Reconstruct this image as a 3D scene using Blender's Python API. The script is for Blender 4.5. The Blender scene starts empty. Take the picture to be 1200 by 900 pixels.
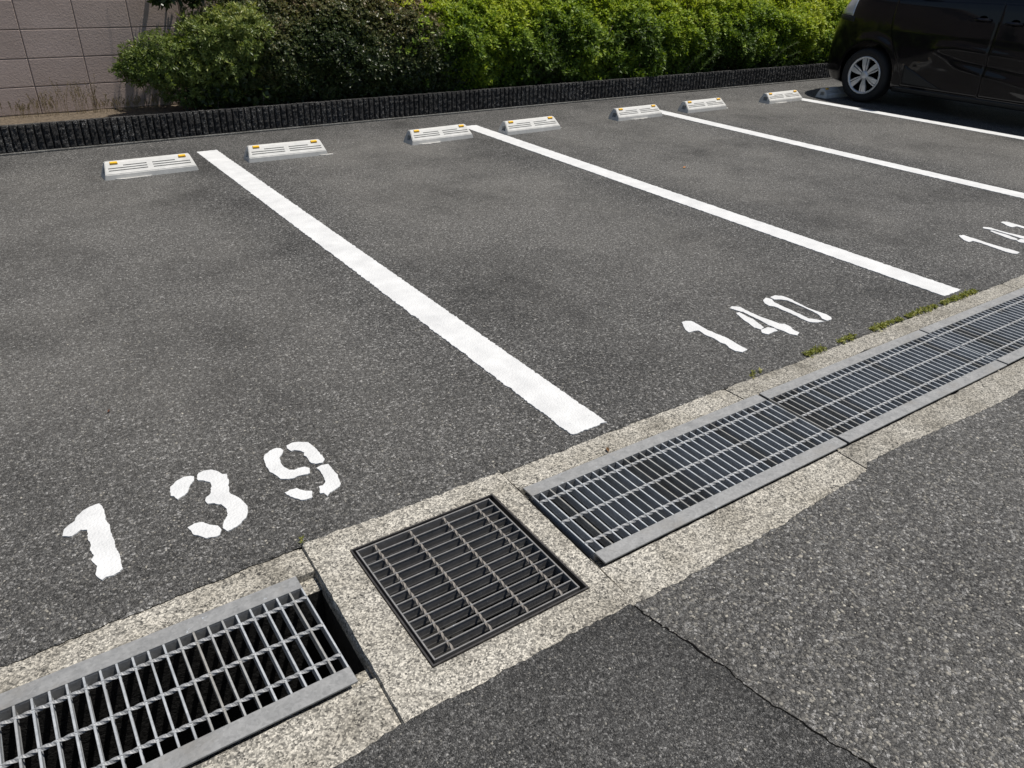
import bpy, bmesh, math, random
import numpy as np
from mathutils import Vector, Matrix, noise as mnoise
from mathutils.geometry import tessellate_polygon

random.seed(7)
RNG = np.random.default_rng(11)
R = math.radians
SC = bpy.context.scene
COL = SC.collection

# ------------------------------------------------------------------ camera
FPX, YAW, PITCH, ROLL, CAMH = 885.23, 0.612333, 0.516201, 0.0296608, 1.36283
def cam_axes():
    F = Vector((math.sin(YAW)*math.cos(PITCH), math.cos(YAW)*math.cos(PITCH), -math.sin(PITCH)))
    Rt = F.cross(Vector((0, 0, 1))).normalized()
    U = Rt.cross(F)
    c, s = math.cos(ROLL), math.sin(ROLL)
    return F, c*Rt + s*U, -s*Rt + c*U
CF, CR, CU = cam_axes()
cam = bpy.data.cameras.new('camera')
cam.sensor_width = 36.0
cam.lens = FPX/1200*36.0
cam.clip_start, cam.clip_end = 0.05, 3000
camo = bpy.data.objects.new('camera', cam); COL.objects.link(camo)
M = Matrix((CR, CU, -CF)).transposed().to_4x4(); M.translation = (0, 0, CAMH)
camo.matrix_world = M
SC.camera = camo

def G(px, py, z=0.0):
    """photo pixel (1200x900) -> point on the horizontal plane at height z"""
    d = CF*FPX + CR*(px-600) + CU*(450-py)
    t = (z-CAMH)/d.z
    return (d.x*t, d.y*t)

# ------------------------------------------------------------------ light
SUN_EL, SUN_AZ = 71.5, -19.0          # azimuth measured from +X towards +Y
sd = Vector((math.cos(R(SUN_EL))*math.cos(R(SUN_AZ)), math.cos(R(SUN_EL))*math.sin(R(SUN_AZ)), math.sin(R(SUN_EL))))
w = bpy.data.worlds.new('World'); SC.world = w; w.use_nodes = True
nt = w.node_tree
sky = nt.nodes.new('ShaderNodeTexSky'); sky.sky_type = 'NISHITA'; sky.sun_disc = False
sky.sun_elevation = R(SUN_EL); sky.sun_rotation = R(90-SUN_AZ)
bg = nt.nodes['Background']; bg.inputs[1].default_value = 0.07
nt.links.new(sky.outputs[0], bg.inputs[0])
sun = bpy.data.lights.new('sun', 'SUN'); sun.energy = 4.8; sun.angle = R(0.53); sun.color = (1, 0.95, 0.875)
suno = bpy.data.objects.new('sun', sun); COL.objects.link(suno)
suno.rotation_euler = sd.to_track_quat('Z', 'Y').to_euler(); suno.location = (4, 0, 12)
SC.view_settings.view_transform = 'Standard'; SC.view_settings.look = 'None'
SC.view_settings.exposure = 0.0; SC.view_settings.gamma = 1.0
SC.render.resolution_x, SC.render.resolution_y = 1024, 768

# ------------------------------------------------------------------ helpers
def tag(o, label=None, cat=None, group=None, kind=None):
    if label: o['label'] = label
    if cat: o['category'] = cat
    if group: o['group'] = group
    if kind: o['kind'] = kind
    return o
def empty(name, loc=(0, 0, 0), rz=0.0, rx=0.0):
    o = bpy.data.objects.new(name, None); COL.objects.link(o)
    o.location = loc; o.rotation_euler = (rx, 0, rz); o.empty_display_size = 0.1
    return o
def link(name, me, mat=None, parent=None, loc=(0, 0, 0)):
    if mat is not None and not me.materials: me.materials.append(mat)
    o = bpy.data.objects.new(name, me); COL.objects.link(o)
    o.location = loc
    if parent: o.parent = parent
    return o
def mesh(name, verts, faces, smooth=False):
    me = bpy.data.meshes.new(name); me.from_pydata([tuple(v) for v in verts], [], faces); me.update()
    if smooth: me.polygons.foreach_set('use_smooth', [True]*len(me.polygons))
    return me
def fixn(me):
    bm = bmesh.new(); bm.from_mesh(me); bmesh.ops.remove_doubles(bm, verts=bm.verts, dist=1e-5)
    bmesh.ops.recalc_face_normals(bm, faces=bm.faces); bm.to_mesh(me); bm.free(); return me
def bevel_box(name, sx, sy, sz, b=0.0, origin=(0, 0, 0), seg=1):
    bm = bmesh.new(); bmesh.ops.create_cube(bm, size=1)
    for v in bm.verts: v.co = Vector((v.co.x*sx+origin[0], v.co.y*sy+origin[1], v.co.z*sz+origin[2]))
    if b: bmesh.ops.bevel(bm, geom=bm.edges[:], offset=b, segments=seg, affect='EDGES', profile=0.5)
    me = bpy.data.meshes.new(name); bm.to_mesh(me); bm.free(); return me
def np_mesh(name, V, tri_or_quad, attr=None):
    V = np.asarray(V, np.float32); Fc = np.asarray(tri_or_quad, np.int32); k = Fc.shape[1]
    me = bpy.data.meshes.new(name)
    me.vertices.add(len(V)); me.vertices.foreach_set('co', V.ravel())
    me.loops.add(Fc.size); me.loops.foreach_set('vertex_index', Fc.ravel())
    me.polygons.add(len(Fc)); me.polygons.foreach_set('loop_start', np.arange(0, Fc.size, k, dtype=np.int32))
    me.polygons.foreach_set('loop_total', np.full(len(Fc), k, np.int32))
    if attr is not None:
        a = me.attributes.new('var', 'FLOAT', 'POINT'); a.data.foreach_set('value', np.asarray(attr, np.float32))
    me.update(); me.validate(); return me
def nz(x, y=0.0, z=0.0, s=1.0):
    return mnoise.noise(Vector((x*s, y*s, z*s)))

# ------------------------------------------------------------------ materials
class NB:
    def __init__(self, name):
        self.m = bpy.data.materials.new(name); self.m.use_nodes = True
        self.t = self.m.node_tree; self.n = self.t.nodes; self.b = self.n['Principled BSDF']
        self.tc = self.n.new('ShaderNodeTexCoord')
        self.obj = self.tc.outputs['Object']
    def L(self, a, b): self.t.links.new(a, b)
    def geo_pos(self):
        return self.n.new('ShaderNodeNewGeometry').outputs['Position']
    def noise(self, scale, detail=3, rough=.55, vec=None, out='Fac'):
        x = self.n.new('ShaderNodeTexNoise'); x.inputs['Scale'].default_value = scale
        x.inputs['Detail'].default_value = detail; x.inputs['Roughness'].default_value = rough
        self.L(vec or self.obj, x.inputs['Vector']); return x.outputs[out]
    def voro(self, scale, out='Distance', feat='F1', vec=None, rnd=1.0):
        x = self.n.new('ShaderNodeTexVoronoi'); x.feature = feat; x.inputs['Scale'].default_value = scale
        x.inputs['Randomness'].default_value = rnd
        self.L(vec or self.obj, x.inputs['Vector']); return x.outputs[out]
    def ramp(self, fac, stops, interp='LINEAR'):
        x = self.n.new('ShaderNodeValToRGB'); e = x.color_ramp.elements; x.color_ramp.interpolation = interp
        while len(e) < len(stops): e.new(0.5)
        for q, (p, c) in zip(e, stops):
            q.position = p; q.color = (c, c, c, 1) if isinstance(c, (int, float)) else (*c, 1)
        self.L(fac, x.inputs[0]); return x.outputs[0]
    def mix(self, fac, a, b, mode='MIX'):
        x = self.n.new('ShaderNodeMix'); x.data_type = 'RGBA'; x.blend_type = mode
        for i, v in ((0, fac), (6, a), (7, b)):
            if hasattr(v, 'links'): self.L(v, x.inputs[i])
            elif i == 0: x.inputs[0].default_value = v
            else: x.inputs[i].default_value = (v, v, v, 1) if isinstance(v, (int, float)) else (*v, 1)
        return x.outputs[2]
    def math(self, op, a, b=0.0):
        x = self.n.new('ShaderNodeMath'); x.operation = op
        for i, v in ((0, a), (1, b)):
            if hasattr(v, 'links'): self.L(v, x.inputs[i])
            else: x.inputs[i].default_value = v
        return x.outputs[0]
    def sep(self, col):
        x = self.n.new('ShaderNodeSeparateColor'); self.L(col, x.inputs[0]); return x.outputs
    def bump(self, h, strength, dist, normal=None):
        x = self.n.new('ShaderNodeBump'); x.inputs['Strength'].default_value = strength; x.inputs['Distance'].default_value = dist
        self.L(h, x.inputs['Height'])
        if normal is not None: self.L(normal, x.inputs['Normal'])
        return x.outputs[0]
    def done(self, color=None, rough=.8, metal=0.0, normal=None, spec=None):
        b = self.b
        for nm, v in (('Base Color', color), ('Roughness', rough), ('Metallic', metal)):
            if v is None: continue
            if hasattr(v, 'links'): self.L(v, b.inputs[nm])
            else: b.inputs[nm].default_value = (*v, 1) if isinstance(v, tuple) else v
        if normal is not None: self.L(normal, b.inputs['Normal'])
        if spec is not None: b.inputs['Specular IOR Level'].default_value = spec
        return self.m
def flat(name, c, rough=.6, metal=0.0, spec=None):
    return NB(name).done(c, rough, metal, None, spec)

def asphalt(name, base, dust, stone_scale, light_amt, worn=0.5, tint=(1.0, .98, .94), bays=False, grain=1.0):
    q = NB(name); pos = q.geo_pos()
    rs = q.sep(q.voro(stone_scale, 'Color', vec=pos)); d = q.voro(stone_scale, 'Distance', vec=pos)
    e = q.voro(stone_scale, 'Distance', 'DISTANCE_TO_EDGE', vec=pos)
    rc2 = q.sep(q.voro(stone_scale*2.4, 'Color', vec=pos)); d2 = q.voro(stone_scale*2.4, 'Distance', vec=pos)
    rc3 = q.sep(q.voro(stone_scale*.42, 'Color', vec=pos)); d3 = q.voro(stone_scale*.42, 'Distance', vec=pos)
    k = base; T = lambda f: tuple(k*f*c for c in tint)
    big = q.ramp(rs[0], [(0, T(.18)), (.30, T(.45)), (.62, T(1.05)), (.84, T(1.9)), (.95, T(light_amt)), (1, T(light_amt*1.35))])
    fine = q.ramp(rc2[1], [(0, T(.2)), (.45, T(.75)), (.8, T(1.7)), (1, T(3.4))])
    c = q.mix(.40, big, fine)
    # scattered larger stones, some pale, some dark
    sel = q.math('MULTIPLY', q.ramp(rc3[0], [(.80, 0.0), (.84, 1.0)]), q.ramp(d3, [(.26, 1.0), (.36, 0.0)]))
    c = q.mix(q.math('MULTIPLY', sel, .7), c, q.ramp(rc3[1], [(0, T(.25)), (.4, T(1.3)), (1, T(3.3))]))
    bit = q.ramp(e, [(0, 0.0), (.07, 1.0)])          # dark bitumen between the stones
    c = q.mix(bit, T(.22), c)
    # open pits in the surface and clusters of bare or tarry stones
    pit = q.noise(stone_scale*.55, 3, .7, pos); c = q.mix(1.0, c, q.ramp(pit, [(.30, .30), (.42, .82), (.58, 1.06), (.70, 1.5)]), 'MULTIPLY')
    mg = q.noise(62, 6, .9, pos); c = q.mix(grain, c, q.ramp(mg, [(.30, .30), (.45, .80), (.55, 1.15), (.70, 2.2)]), 'MULTIPLY')
    tr = q.noise(.55, 3, .6, pos); tr2 = q.noise(2.3, 4, .6, pos)
    dm = q.math('MULTIPLY', q.ramp(tr, [(.36, 0.0), (.66, 1.0)]), q.ramp(tr2, [(.3, .35), (.7, 1.0)]))
    if bays:                                          # dust gathers mid-bay, clear of the painted lines and the gutter
        sx = q.n.new('ShaderNodeSeparateXYZ'); q.L(pos, sx.inputs[0])
        wv = q.math('COSINE', q.math('MULTIPLY', q.math('SUBTRACT', q.math('ADD', sx.outputs[0], q.math('MULTIPLY', q.noise(.9, 2, .5, pos), .9)), 1.43+.45), 6.2832/2.235))
        bm_ = q.ramp(wv, [(0.0, 1.0), (.45, .7), (.9, .12)]); ym = q.ramp(q.math('MULTIPLY', sx.outputs[1], .1), [(.17, .25), (.27, .85), (.40, 1.0), (.57, .9), (.64, .2)])
        dm = q.math('MULTIPLY', q.math('ADD', q.math('MULTIPLY', dm, .6), .4), q.math('MULTIPLY', bm_, ym))
    dm = q.math('MULTIPLY', dm, q.ramp(rc2[2], [(0, .4), (1, 1.0)]))
    c = q.mix(q.math('MULTIPLY', dm, worn), c, q.mix(.55, c, dust))
    dk = q.ramp(q.noise(1.3, 6, .68, pos), [(.30, .50), (.44, .84), (.58, 1.05)])
    c = q.mix(1.0, c, dk, 'MULTIPLY')
    h = q.math('ADD', q.math('MULTIPLY', q.ramp(d, [(0, 1.0), (.75, 0.0)]), q.math('ADD', rs[1], .25)), q.math('MULTIPLY', q.ramp(d2, [(0, 1.0), (.8, 0.0)]), .40))
    h = q.math('ADD', h, q.math('MULTIPLY', pit, 2.2))
    return q.done(c, q.ramp(rs[2], [(0, .58), (1, .92)]), 0.0, q.bump(h, 1.0, .0050), .35)
M_LOT = asphalt('lot_asphalt', .116, (.262, .250, .226), 150, 3.6, 1.0, bays=True)
M_ROAD = asphalt('road_asphalt', .130, (.205, .198, .182), 135, 3.5, .6)
M_PATCH = asphalt('patch_asphalt', .108, (.15, .147, .14), 230, 3.2, .4, grain=.45)
M_GROUND = asphalt('ground_asphalt', .095, (.12, .115, .105), 120, 4.0, .6)

def stone_mat():
    q = NB('aggregate_stone')
    a = q.n.new('ShaderNodeAttribute'); a.attribute_name = 'var'
    c = q.ramp(a.outputs['Fac'], [(0, (.035, .034, .033)), (.35, (.095, .092, .086)), (.65, (.20, .19, .168)), (.88, (.33, .31, .265)), (1, (.52, .49, .42))])
    return q.done(c, .75, 0, None, .35)
M_STONE = stone_mat()

def concrete(name, c0, c1, c2, scale=270):
    q = NB(name); pos = q.geo_pos()
    s = q.sep(q.voro(scale, 'Color', vec=pos)); s2 = q.sep(q.voro(scale*.42, 'Color', vec=pos))
    c = q.ramp(s[0], [(0, c0), (.28, tuple(.5*(x+y) for x, y in zip(c0, c1))), (.5, c1), (.8, c2), (1, tuple(min(1, x*1.22) for x in c2))])
    c = q.mix(.30, c, q.ramp(s2[1], [(0, c0), (.3, c1), (.75, c2), (1, tuple(x*1.1 for x in c2))]))
    st = q.noise(5.0, 5, .65, pos); c = q.mix(1.0, c, q.ramp(st, [(.28, (.50, .49, .47)), (.42, (.80, .79, .77)), (.62, (1.06, 1.06, 1.06))]), 'MULTIPLY')
    st2 = q.noise(26, 4, .7, pos); c = q.mix(q.ramp(st2, [(.62, 0.0), (.74, .6)]), c, (.10, .10, .09))
    h = q.math('ADD', q.math('MULTIPLY', s[1], .5), q.math('ADD', q.noise(130, 4, .7, pos), q.math('MULTIPLY', s2[2], .5)))
    return q.done(c, .92, 0, q.bump(h, .9, .0022), .2)
M_CONC = concrete('gutter_concrete', (.040, .039, .037), (.28, .266, .236), (.58, .548, .478))
M_CONC2 = concrete('gutter_concrete_grey', (.045, .044, .042), (.26, .248, .220), (.48, .455, .40))
M_FOOT = concrete('footing_concrete', (.05, .05, .05), (.13, .13, .125), (.20, .20, .19), 200)

def paint():
    q = NB('road_paint'); pos = q.geo_pos()
    d = q.voro(130, 'Distance', vec=pos); d2 = q.voro(340, 'Distance', vec=pos)
    gr = q.noise(9, 4, .6, pos)
    c = q.ramp(gr, [(.3, (.55, .555, .555)), (.7, (.68, .685, .68))])
    pit = q.ramp(q.voro(46, 'Distance', vec=pos), [(0.0, 1.0), (.055, 1.0), (.075, 0.0)])
    sel = q.ramp(q.sep(q.voro(46, 'Color', vec=pos))[0], [(.86, 0.0), (.88, 1.0)])
    c = q.mix(q.math('MULTIPLY', pit, sel), c, (.06, .06, .06))
    wear = q.math('MULTIPLY', q.ramp(q.noise(210, 3, .7, pos), [(.60, 0.0), (.72, 1.0)]), q.ramp(q.noise(3.2, 3, .6, pos), [(.42, 0.0), (.72, .6)]))
    c = q.mix(wear, c, (.25, .25, .25))
    h = q.math('ADD', q.ramp(d, [(0, 1.0), (.8, 0.0)]), q.math('MULTIPLY', q.ramp(d2, [(0, 1.0), (.8, 0.0)]), .3))
    return q.done(c, .7, 0, q.bump(h, .55, .0028), .3)
M_PAINT = paint()

def galv(name, c0, c1, rough, metal, vary=False):
    q = NB(name); pos = q.geo_pos()
    n = q.noise(28, 5, .65, pos); s = q.sep(q.voro(160, 'Color', vec=pos))
    c = q.mix(.22, q.ramp(n, [(.3, c0), (.7, c1)]), q.ramp(s[0], [(0, tuple(x*.7 for x in c0)), (1, tuple(min(1, x*1.35) for x in c1))]))
    st = q.noise(7, 4, .6, pos); c = q.mix(q.ramp(st, [(.56, 0.0), (.70, .45)]), c, (.17, .155, .13))
    sp = q.math('MULTIPLY', q.ramp(q.noise(60, 4, .75, pos), [(.64, 0.0), (.70, .8)]), q.ramp(q.noise(4.1, 2, .5, pos), [(.52, 0.0), (.60, 1.0)]))
    c = q.mix(sp, c, (.62, .68, .74))
    if vary:
        oi = q.n.new('ShaderNodeObjectInfo').outputs['Random']
        c = q.mix(1.0, c, q.ramp(oi, [(0, (.72, .67, .60)), (.14, (.80, .77, .72)), (.24, (.97, .97, .97)), (1, (1.03, 1.03, 1.03))]), 'MULTIPLY')
    return q.done(c, q.ramp(n, [(.3, rough), (.7, min(1, rough+.16))]), metal, q.bump(q.noise(220, 3, .6, pos), .25, .0008))
M_GALV = galv('galvanised_steel', (.215, .217, .215), (.31, .312, .31), .52, .3)
M_BAR = galv('galvanised_bar', (.40, .418, .432), (.53, .55, .565), .42, .4, True)
M_ROD = galv('galvanised_rod', (.25, .255, .26), (.36, .365, .37), .55, .3)
M_PITBAR = galv('worn_steel_bar', (.17, .168, .165), (.26, .255, .25), .50, .35)
def steel_dark():
    q = NB('dark_steel'); pos = q.geo_pos(); n = q.noise(45, 4, .6, pos)
    return q.done(q.ramp(n, [(.3, (.030, .028, .028)), (.7, (.075, .069, .066))]), .5, .4)
M_FRAME = steel_dark()
def mud_shade():
    q = NB('gutter_mud_shade'); pos = q.geo_pos()
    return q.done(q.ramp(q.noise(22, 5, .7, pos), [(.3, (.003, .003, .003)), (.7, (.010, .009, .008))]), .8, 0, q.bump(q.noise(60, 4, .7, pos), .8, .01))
M_MUD_SHADE = mud_shade()

def plastic_concrete():
    q = NB('wheel_stop_body'); n = q.noise(18, 5, .65); n2 = q.noise(3.5, 3, .6)
    c = q.mix(q.ramp(n2, [(.4, 0.0), (.75, .5)]), q.ramp(n, [(.3, (.52, .52, .50)), (.7, (.64, .635, .61))]), (.36, .35, .325))
    return q.done(c, .75, 0, q.bump(q.noise(260, 3, .6), .25, .001), .3)
M_STOP = plastic_concrete()
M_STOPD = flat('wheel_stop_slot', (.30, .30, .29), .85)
M_AMBER = flat('amber_reflector', (.90, .50, .02), .3)
M_GROUT = concrete('stop_grout', (.35, .35, .33), (.48, .47, .45), (.6, .59, .57), 220)

def rib():
    q = NB('black_split_stone'); pos = q.geo_pos()
    n = q.noise(60, 5, .7, pos); s = q.sep(q.voro(240, 'Color', vec=pos))
    c = q.ramp(n, [(.3, (.010, .010, .010)), (.55, (.030, .029, .029)), (.75, (.075, .074, .072))])
    c = q.mix(q.math('MULTIPLY', q.ramp(s[0], [(.86, 0.0), (.90, .9)]), q.ramp(q.noise(3, 3, .6, pos), [(.4, .1), (.65, 1.0)])), c, (.40, .40, .39))
    return q.done(c, .7, 0, q.bump(q.math('ADD', n, q.math('MULTIPLY', s[1], .5)), 1.0, .014), .35)
M_RIB = rib()
def cap():
    q = NB('planter_cap'); pos = q.geo_pos(); n = q.noise(30, 5, .7, pos)
    return q.done(q.ramp(n, [(.3, (.045, .043, .04)), (.7, (.11, .105, .095))]), .9, 0, q.bump(n, .6, .005))
M_CAP = cap()
def wallm():
    q = NB('wall_block_render'); pos = q.geo_pos()
    oi = q.n.new('ShaderNodeObjectInfo').outputs['Random']
    n = q.noise(90, 4, .7, pos); g = q.noise(2.0, 4, .6, pos)
    c = q.mix(.5, q.ramp(n, [(.3, (.41, .325, .285)), (.7, (.53, .43, .38))]), q.ramp(oi, [(0, (.43, .345, .305)), (1, (.51, .415, .37))]))
    c = q.mix(1.0, c, q.ramp(g, [(.3, (.86, .85, .83)), (.65, (1, 1, 1))]), 'MULTIPLY')
    return q.done(c, .92, 0, q.bump(n, .7, .006), .2)
M_WALL = wallm()
M_MORTAR = flat('wall_mortar', (.33, .265, .23), .95)
def soil():
    q = NB('planter_soil'); pos = q.geo_pos(); n = q.noise(40, 5, .7, pos)
    return q.done(q.ramp(n, [(.3, (.055, .04, .027)), (.7, (.21, .165, .115))]), .95, 0, q.bump(n, 1.0, .02))
M_SOIL = soil()

def leafm(name, stops, rough=.45, trans=.25, spec=.4):
    q = NB(name); a = q.n.new('ShaderNodeAttribute'); a.attribute_name = 'var'
    c = q.ramp(a.outputs['Fac'], stops)
    q.done(c, rough, 0, None, spec)
    tr = q.n.new('ShaderNodeBsdfTranslucent'); mx = q.n.new('ShaderNodeMixShader'); mx.inputs[0].default_value = trans
    q.L(q.mix(1.0, c, (1.5, 1.5, .7), 'MULTIPLY'), tr.inputs[0])
    out = q.n['Material Output']
    q.L(q.b.outputs[0], mx.inputs[1]); q.L(tr.outputs[0], mx.inputs[2]); q.L(mx.outputs[0], out.inputs[0])
    return q.m
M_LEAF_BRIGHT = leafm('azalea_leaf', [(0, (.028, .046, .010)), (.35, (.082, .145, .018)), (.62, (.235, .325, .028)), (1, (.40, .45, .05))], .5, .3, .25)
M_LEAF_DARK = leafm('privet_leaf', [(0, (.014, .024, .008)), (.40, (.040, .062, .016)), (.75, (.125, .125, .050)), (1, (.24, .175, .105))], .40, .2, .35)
M_LEAF_SHRUB = leafm('fine_leaf', [(0, (.026, .052, .014)), (.5, (.105, .155, .034)), (.85, (.215, .265, .066)), (1, (.33, .34, .10))], .45)
M_LEAF_TREE = leafm('tree_leaf', [(0, (.015, .026, .008)), (.6, (.034, .055, .014)), (1, (.075, .10, .03))], .35, .2)
M_LEAF_WEED = leafm('weed_leaf', [(0, (.12, .14, .03)), (.6, (.25, .27, .07)), (1, (.40, .36, .12))], .5)
M_LEAF_FERN = leafm('fern_leaf', [(0, (.05, .09, .04)), (1, (.13, .19, .09))], .5)
M_STRAW = leafm('straw', [(0, (.17, .13, .07)), (1, (.36, .29, .17))], .7, .15)
def bark():
    q = NB('bark'); n = q.noise(40, 5, .7)
    return q.done(q.ramp(n, [(.3, (.07, .06, .05)), (.7, (.19, .17, .14))]), .9, 0, q.bump(n, .8, .01))
M_BARK = bark()

# ------------------------------------------------------------------ ground
M_CRACK_EDGE_SHADE = flat('crack_bitumen_edge_shade', (.006, .006, .006), 1.0, 0, .0)
HOLE = (-1.75, 6.2, 0.88, 1.575)
def ground_ring():
    x0, x1, y0, y1 = HOLE; B = 700
    xs = [-B, -12, x0, x1, 22, B]; ys = [-B, -8, y0, y1, 9, B]
    V = [(x, y, -.012) for y in ys for x in xs]; Fc = []
    for j in range(5):
        for i in range(5):
            if i == 2 and j == 2: continue
            a = j*6+i; Fc.append((a, a+1, a+7, a+6))
    return mesh('ground', V, Fc)
ground = tag(link('ground', ground_ring(), M_GROUND), 'worn grey asphalt ground running on beyond the car park', 'ground', None, 'structure')

def edge_y(x, base, seed, slow=.008, fast=.006):
    return base + slow*nz(x*2.3, seed) + fast*nz(x*16, seed+5) + fast*.8*nz(x*60, seed+9) + .0015*nz(x*190, seed+3)
def lot_base(x):
    # traced kerb line of the asphalt
    pts = [(-3, 1.522), (-.26, 1.528), (.43, 1.545), (1.06, 1.532), (2.03, 1.528), (4.05, 1.522), (9, 1.52)]
    for (a, b), (c, d) in zip(pts, pts[1:]):
        if a <= x <= c: return b+(d-b)*(x-a)/(c-a)
    return 1.53
def road_base(x):
    pts = [(-3, .915), (.26, .917), (.40, .926), (.76, .921), (1.02, .915), (1.19, .908), (1.67, .918), (1.94, .934), (2.03, .944), (2.06, .968), (2.25, .962), (2.5, .945), (2.95, .925), (6.5, .92)]
    for (a, b), (c, d) in zip(pts, pts[1:]):
        if a <= x <= c: return b+(d-b)*(x-a)/(c-a)
    return .92
def sheet(name, x0, x1, base, seed, yfar, sgn, mat, label, z=0.0, thick=.018):
    n = int((x1-x0)/.006); V = []; Fc = []
    for i in range(n+1):
        x = x0+(x1-x0)*i/n; y = edge_y(x, base(x), seed)
        yr = y-sgn*.006*abs(nz(x*90, seed+2))
        V += [(x, yr, z-thick), (x, y, z-.004-.003*abs(nz(x*120, seed))), (x, y+sgn*(.006+.004*nz(x*70, seed+7)), z), (x, base(.5)+sgn*.3, z), (x, yfar, z)]
    for i in range(n):
        a = i*5
        for k in range(4):
            f = (a+k, a+5+k, a+6+k, a+1+k); Fc.append(f if sgn > 0 else f[::-1])
    me = mesh(name, V, Fc); me.materials.append(mat); me.materials.append(M_CRACK_EDGE_SHADE)
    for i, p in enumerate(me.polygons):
        if i % 4 == 0: p.material_index = 1  # skirt blackened: shadow line between asphalt and kerb painted in
    return link(name, me, None)
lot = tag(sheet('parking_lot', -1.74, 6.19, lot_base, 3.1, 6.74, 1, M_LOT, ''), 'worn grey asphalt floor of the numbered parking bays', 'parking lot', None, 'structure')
V = []; Fc = []
for (a, b, c, d) in ((-12, -1.74, 1.2, 6.74), (6.19, 22, 1.2, 6.74)):
    i = len(V); V += [(a, c, 0), (b, c, 0), (b, d, 0), (a, d, 0)]; Fc.append((i, i+1, i+2, i+3))
lot2 = link('lot_apron', mesh('lot_apron', V, Fc), M_LOT, lot)
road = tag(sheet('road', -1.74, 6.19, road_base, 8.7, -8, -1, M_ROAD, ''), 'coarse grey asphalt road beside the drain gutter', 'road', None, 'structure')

# smoother, darker resurfaced strip of the road, bounded by the crack
CRACK = [G(*q) for q in ((743, 711), (752, 720), (775, 736), (800, 752), (826, 771), (836, 779), (842, 778), (860, 795), (880, 812), (900, 825), (912, 833), (935, 846), (960, 865), (985, 878), (1018, 900), (1070, 938), (1180, 1010), (1330, 1110))]
def refine(poly, step, amp, seed, closed=True):
    out = []; n = len(poly)
    for i in range(n if closed else n-1):
        a = Vector((*poly[i], 0)); b = Vector((*poly[(i+1) % n], 0)); L = (b-a).length; k = max(1, int(L/step))
        for j in range(k):
            p = a.lerp(b, j/k); t = Vector((nz(p.x*110, p.y*110, seed), nz(p.x*110, p.y*110, seed+7), 0))
            t2 = Vector((nz(p.x*38, p.y*38, seed+3), nz(p.x*38, p.y*38, seed+11), 0))
            out.append(((p.x+amp*t.x+amp*1.2*t2.x), (p.y+amp*t.y+amp*1.2*t2.y)))
    if not closed: out.append(poly[-1])
    return out
crack = refine(CRACK, .007, .0045, 2.0, False)
xs_edge = np.arange(-1.73, crack[0][0], .008)
top_edge = [(x, edge_y(x, road_base(x), 8.7)-.002) for x in xs_edge]
V = []; Fc = []
poly = top_edge + crack + [(crack[-1][0], -7.9), (-1.73, -7.9)]
def slab(name, poly, z, depth):
    n = len(poly)
    bm = bmesh.new(); vs = [bm.verts.new((x, y, z)) for x, y in poly]; f = bm.faces.new(vs)
    if f.normal.z < 0: f.normal_flip()
    lo = [bm.verts.new((x, y, z-depth)) for x, y in poly]
    for i in range(n):
        j = (i+1) % n; bm.faces.new((vs[i], lo[i], lo[j], vs[j]))
    bmesh.ops.triangulate(bm, faces=[f])
    bmesh.ops.recalc_face_normals(bm, faces=bm.faces)
    for ff in bm.faces:
        if abs(ff.normal.z) > .9 and ff.normal.z < 0: ff.normal_flip()
    me = bpy.data.meshes.new(name); bm.to_mesh(me); bm.free(); return me
patch = tag(link('road_patch', slab('road_patch', poly, .0045, .010), M_PATCH), 'smooth darker resurfaced strip of road ending at a crack', 'road', None, 'structure')
# crack filler: narrow dark ribbon along the seam
V = []; Fc = []
for i, (x, y) in enumerate(crack[:-1]):
    x2, y2 = crack[i+1]; d = Vector((x2-x, y2-y)).normalized(); nrm = Vector((-d.y, d.x))
    wd = .0045+.008*max(0, nz(x*9, y*9, 4.0)+.35)+.002*nz(x*80, y*80)
    V += [(x+nrm.x*.001, y+nrm.y*.001, .0025), (x+nrm.x*(wd+.001), y+nrm.y*(wd+.001), .0025)]
for i in range(len(V)//2-1): Fc.append((2*i, 2*i+2, 2*i+3, 2*i+1))
me = mesh('crack', V, Fc); fixn(me)
link('crack', me, M_CRACK_EDGE_SHADE, patch)

# ------------------------------------------------------------------ painted markings
def px(scale, ox, oy, pts): return [G(ox+x/scale, oy+y/scale) for x, y in pts]
D1 = [px(8.18, 60, 580, [(110,405),(118,355),(160,310),(225,262),(238,225),(310,155),(380,118),(460,93),(492,112),(515,175),(525,240),(560,300),(580,370),(605,440),(615,510),(660,575),(665,640),(690,710),(650,750),(590,780),(530,790),(490,820),(455,805),(428,770),(440,690),(388,630),(412,595),(385,545),(380,490),(362,440),(345,345),(290,345),(240,378),(195,405),(150,402)])]
D3 = [px(9, 190, 540, s) for s in (
 [(85,335),(100,280),(150,225),(230,180),(300,168),(342,178),(335,215),(290,280),(278,325),(240,370),(165,418),(145,405),(130,380),(95,380)],
 [(365,195),(380,150),(440,113),(510,105),(590,120),(640,150),(680,150),(710,210),(705,340),(780,378),(850,430),(895,485),(905,540),(885,610),(840,660),(780,710),(690,755),(640,720),(660,650),(690,590),(695,560),(680,510),(620,470),(550,455),(480,462),(460,430),(462,405),(510,350),(530,270),(510,240),(440,215),(385,215)],
 [(275,715),(340,675),(420,655),(480,672),(530,690),(590,695),(622,735),(610,785),(550,810),(460,825),(400,800),(330,785),(300,745)])]
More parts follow.
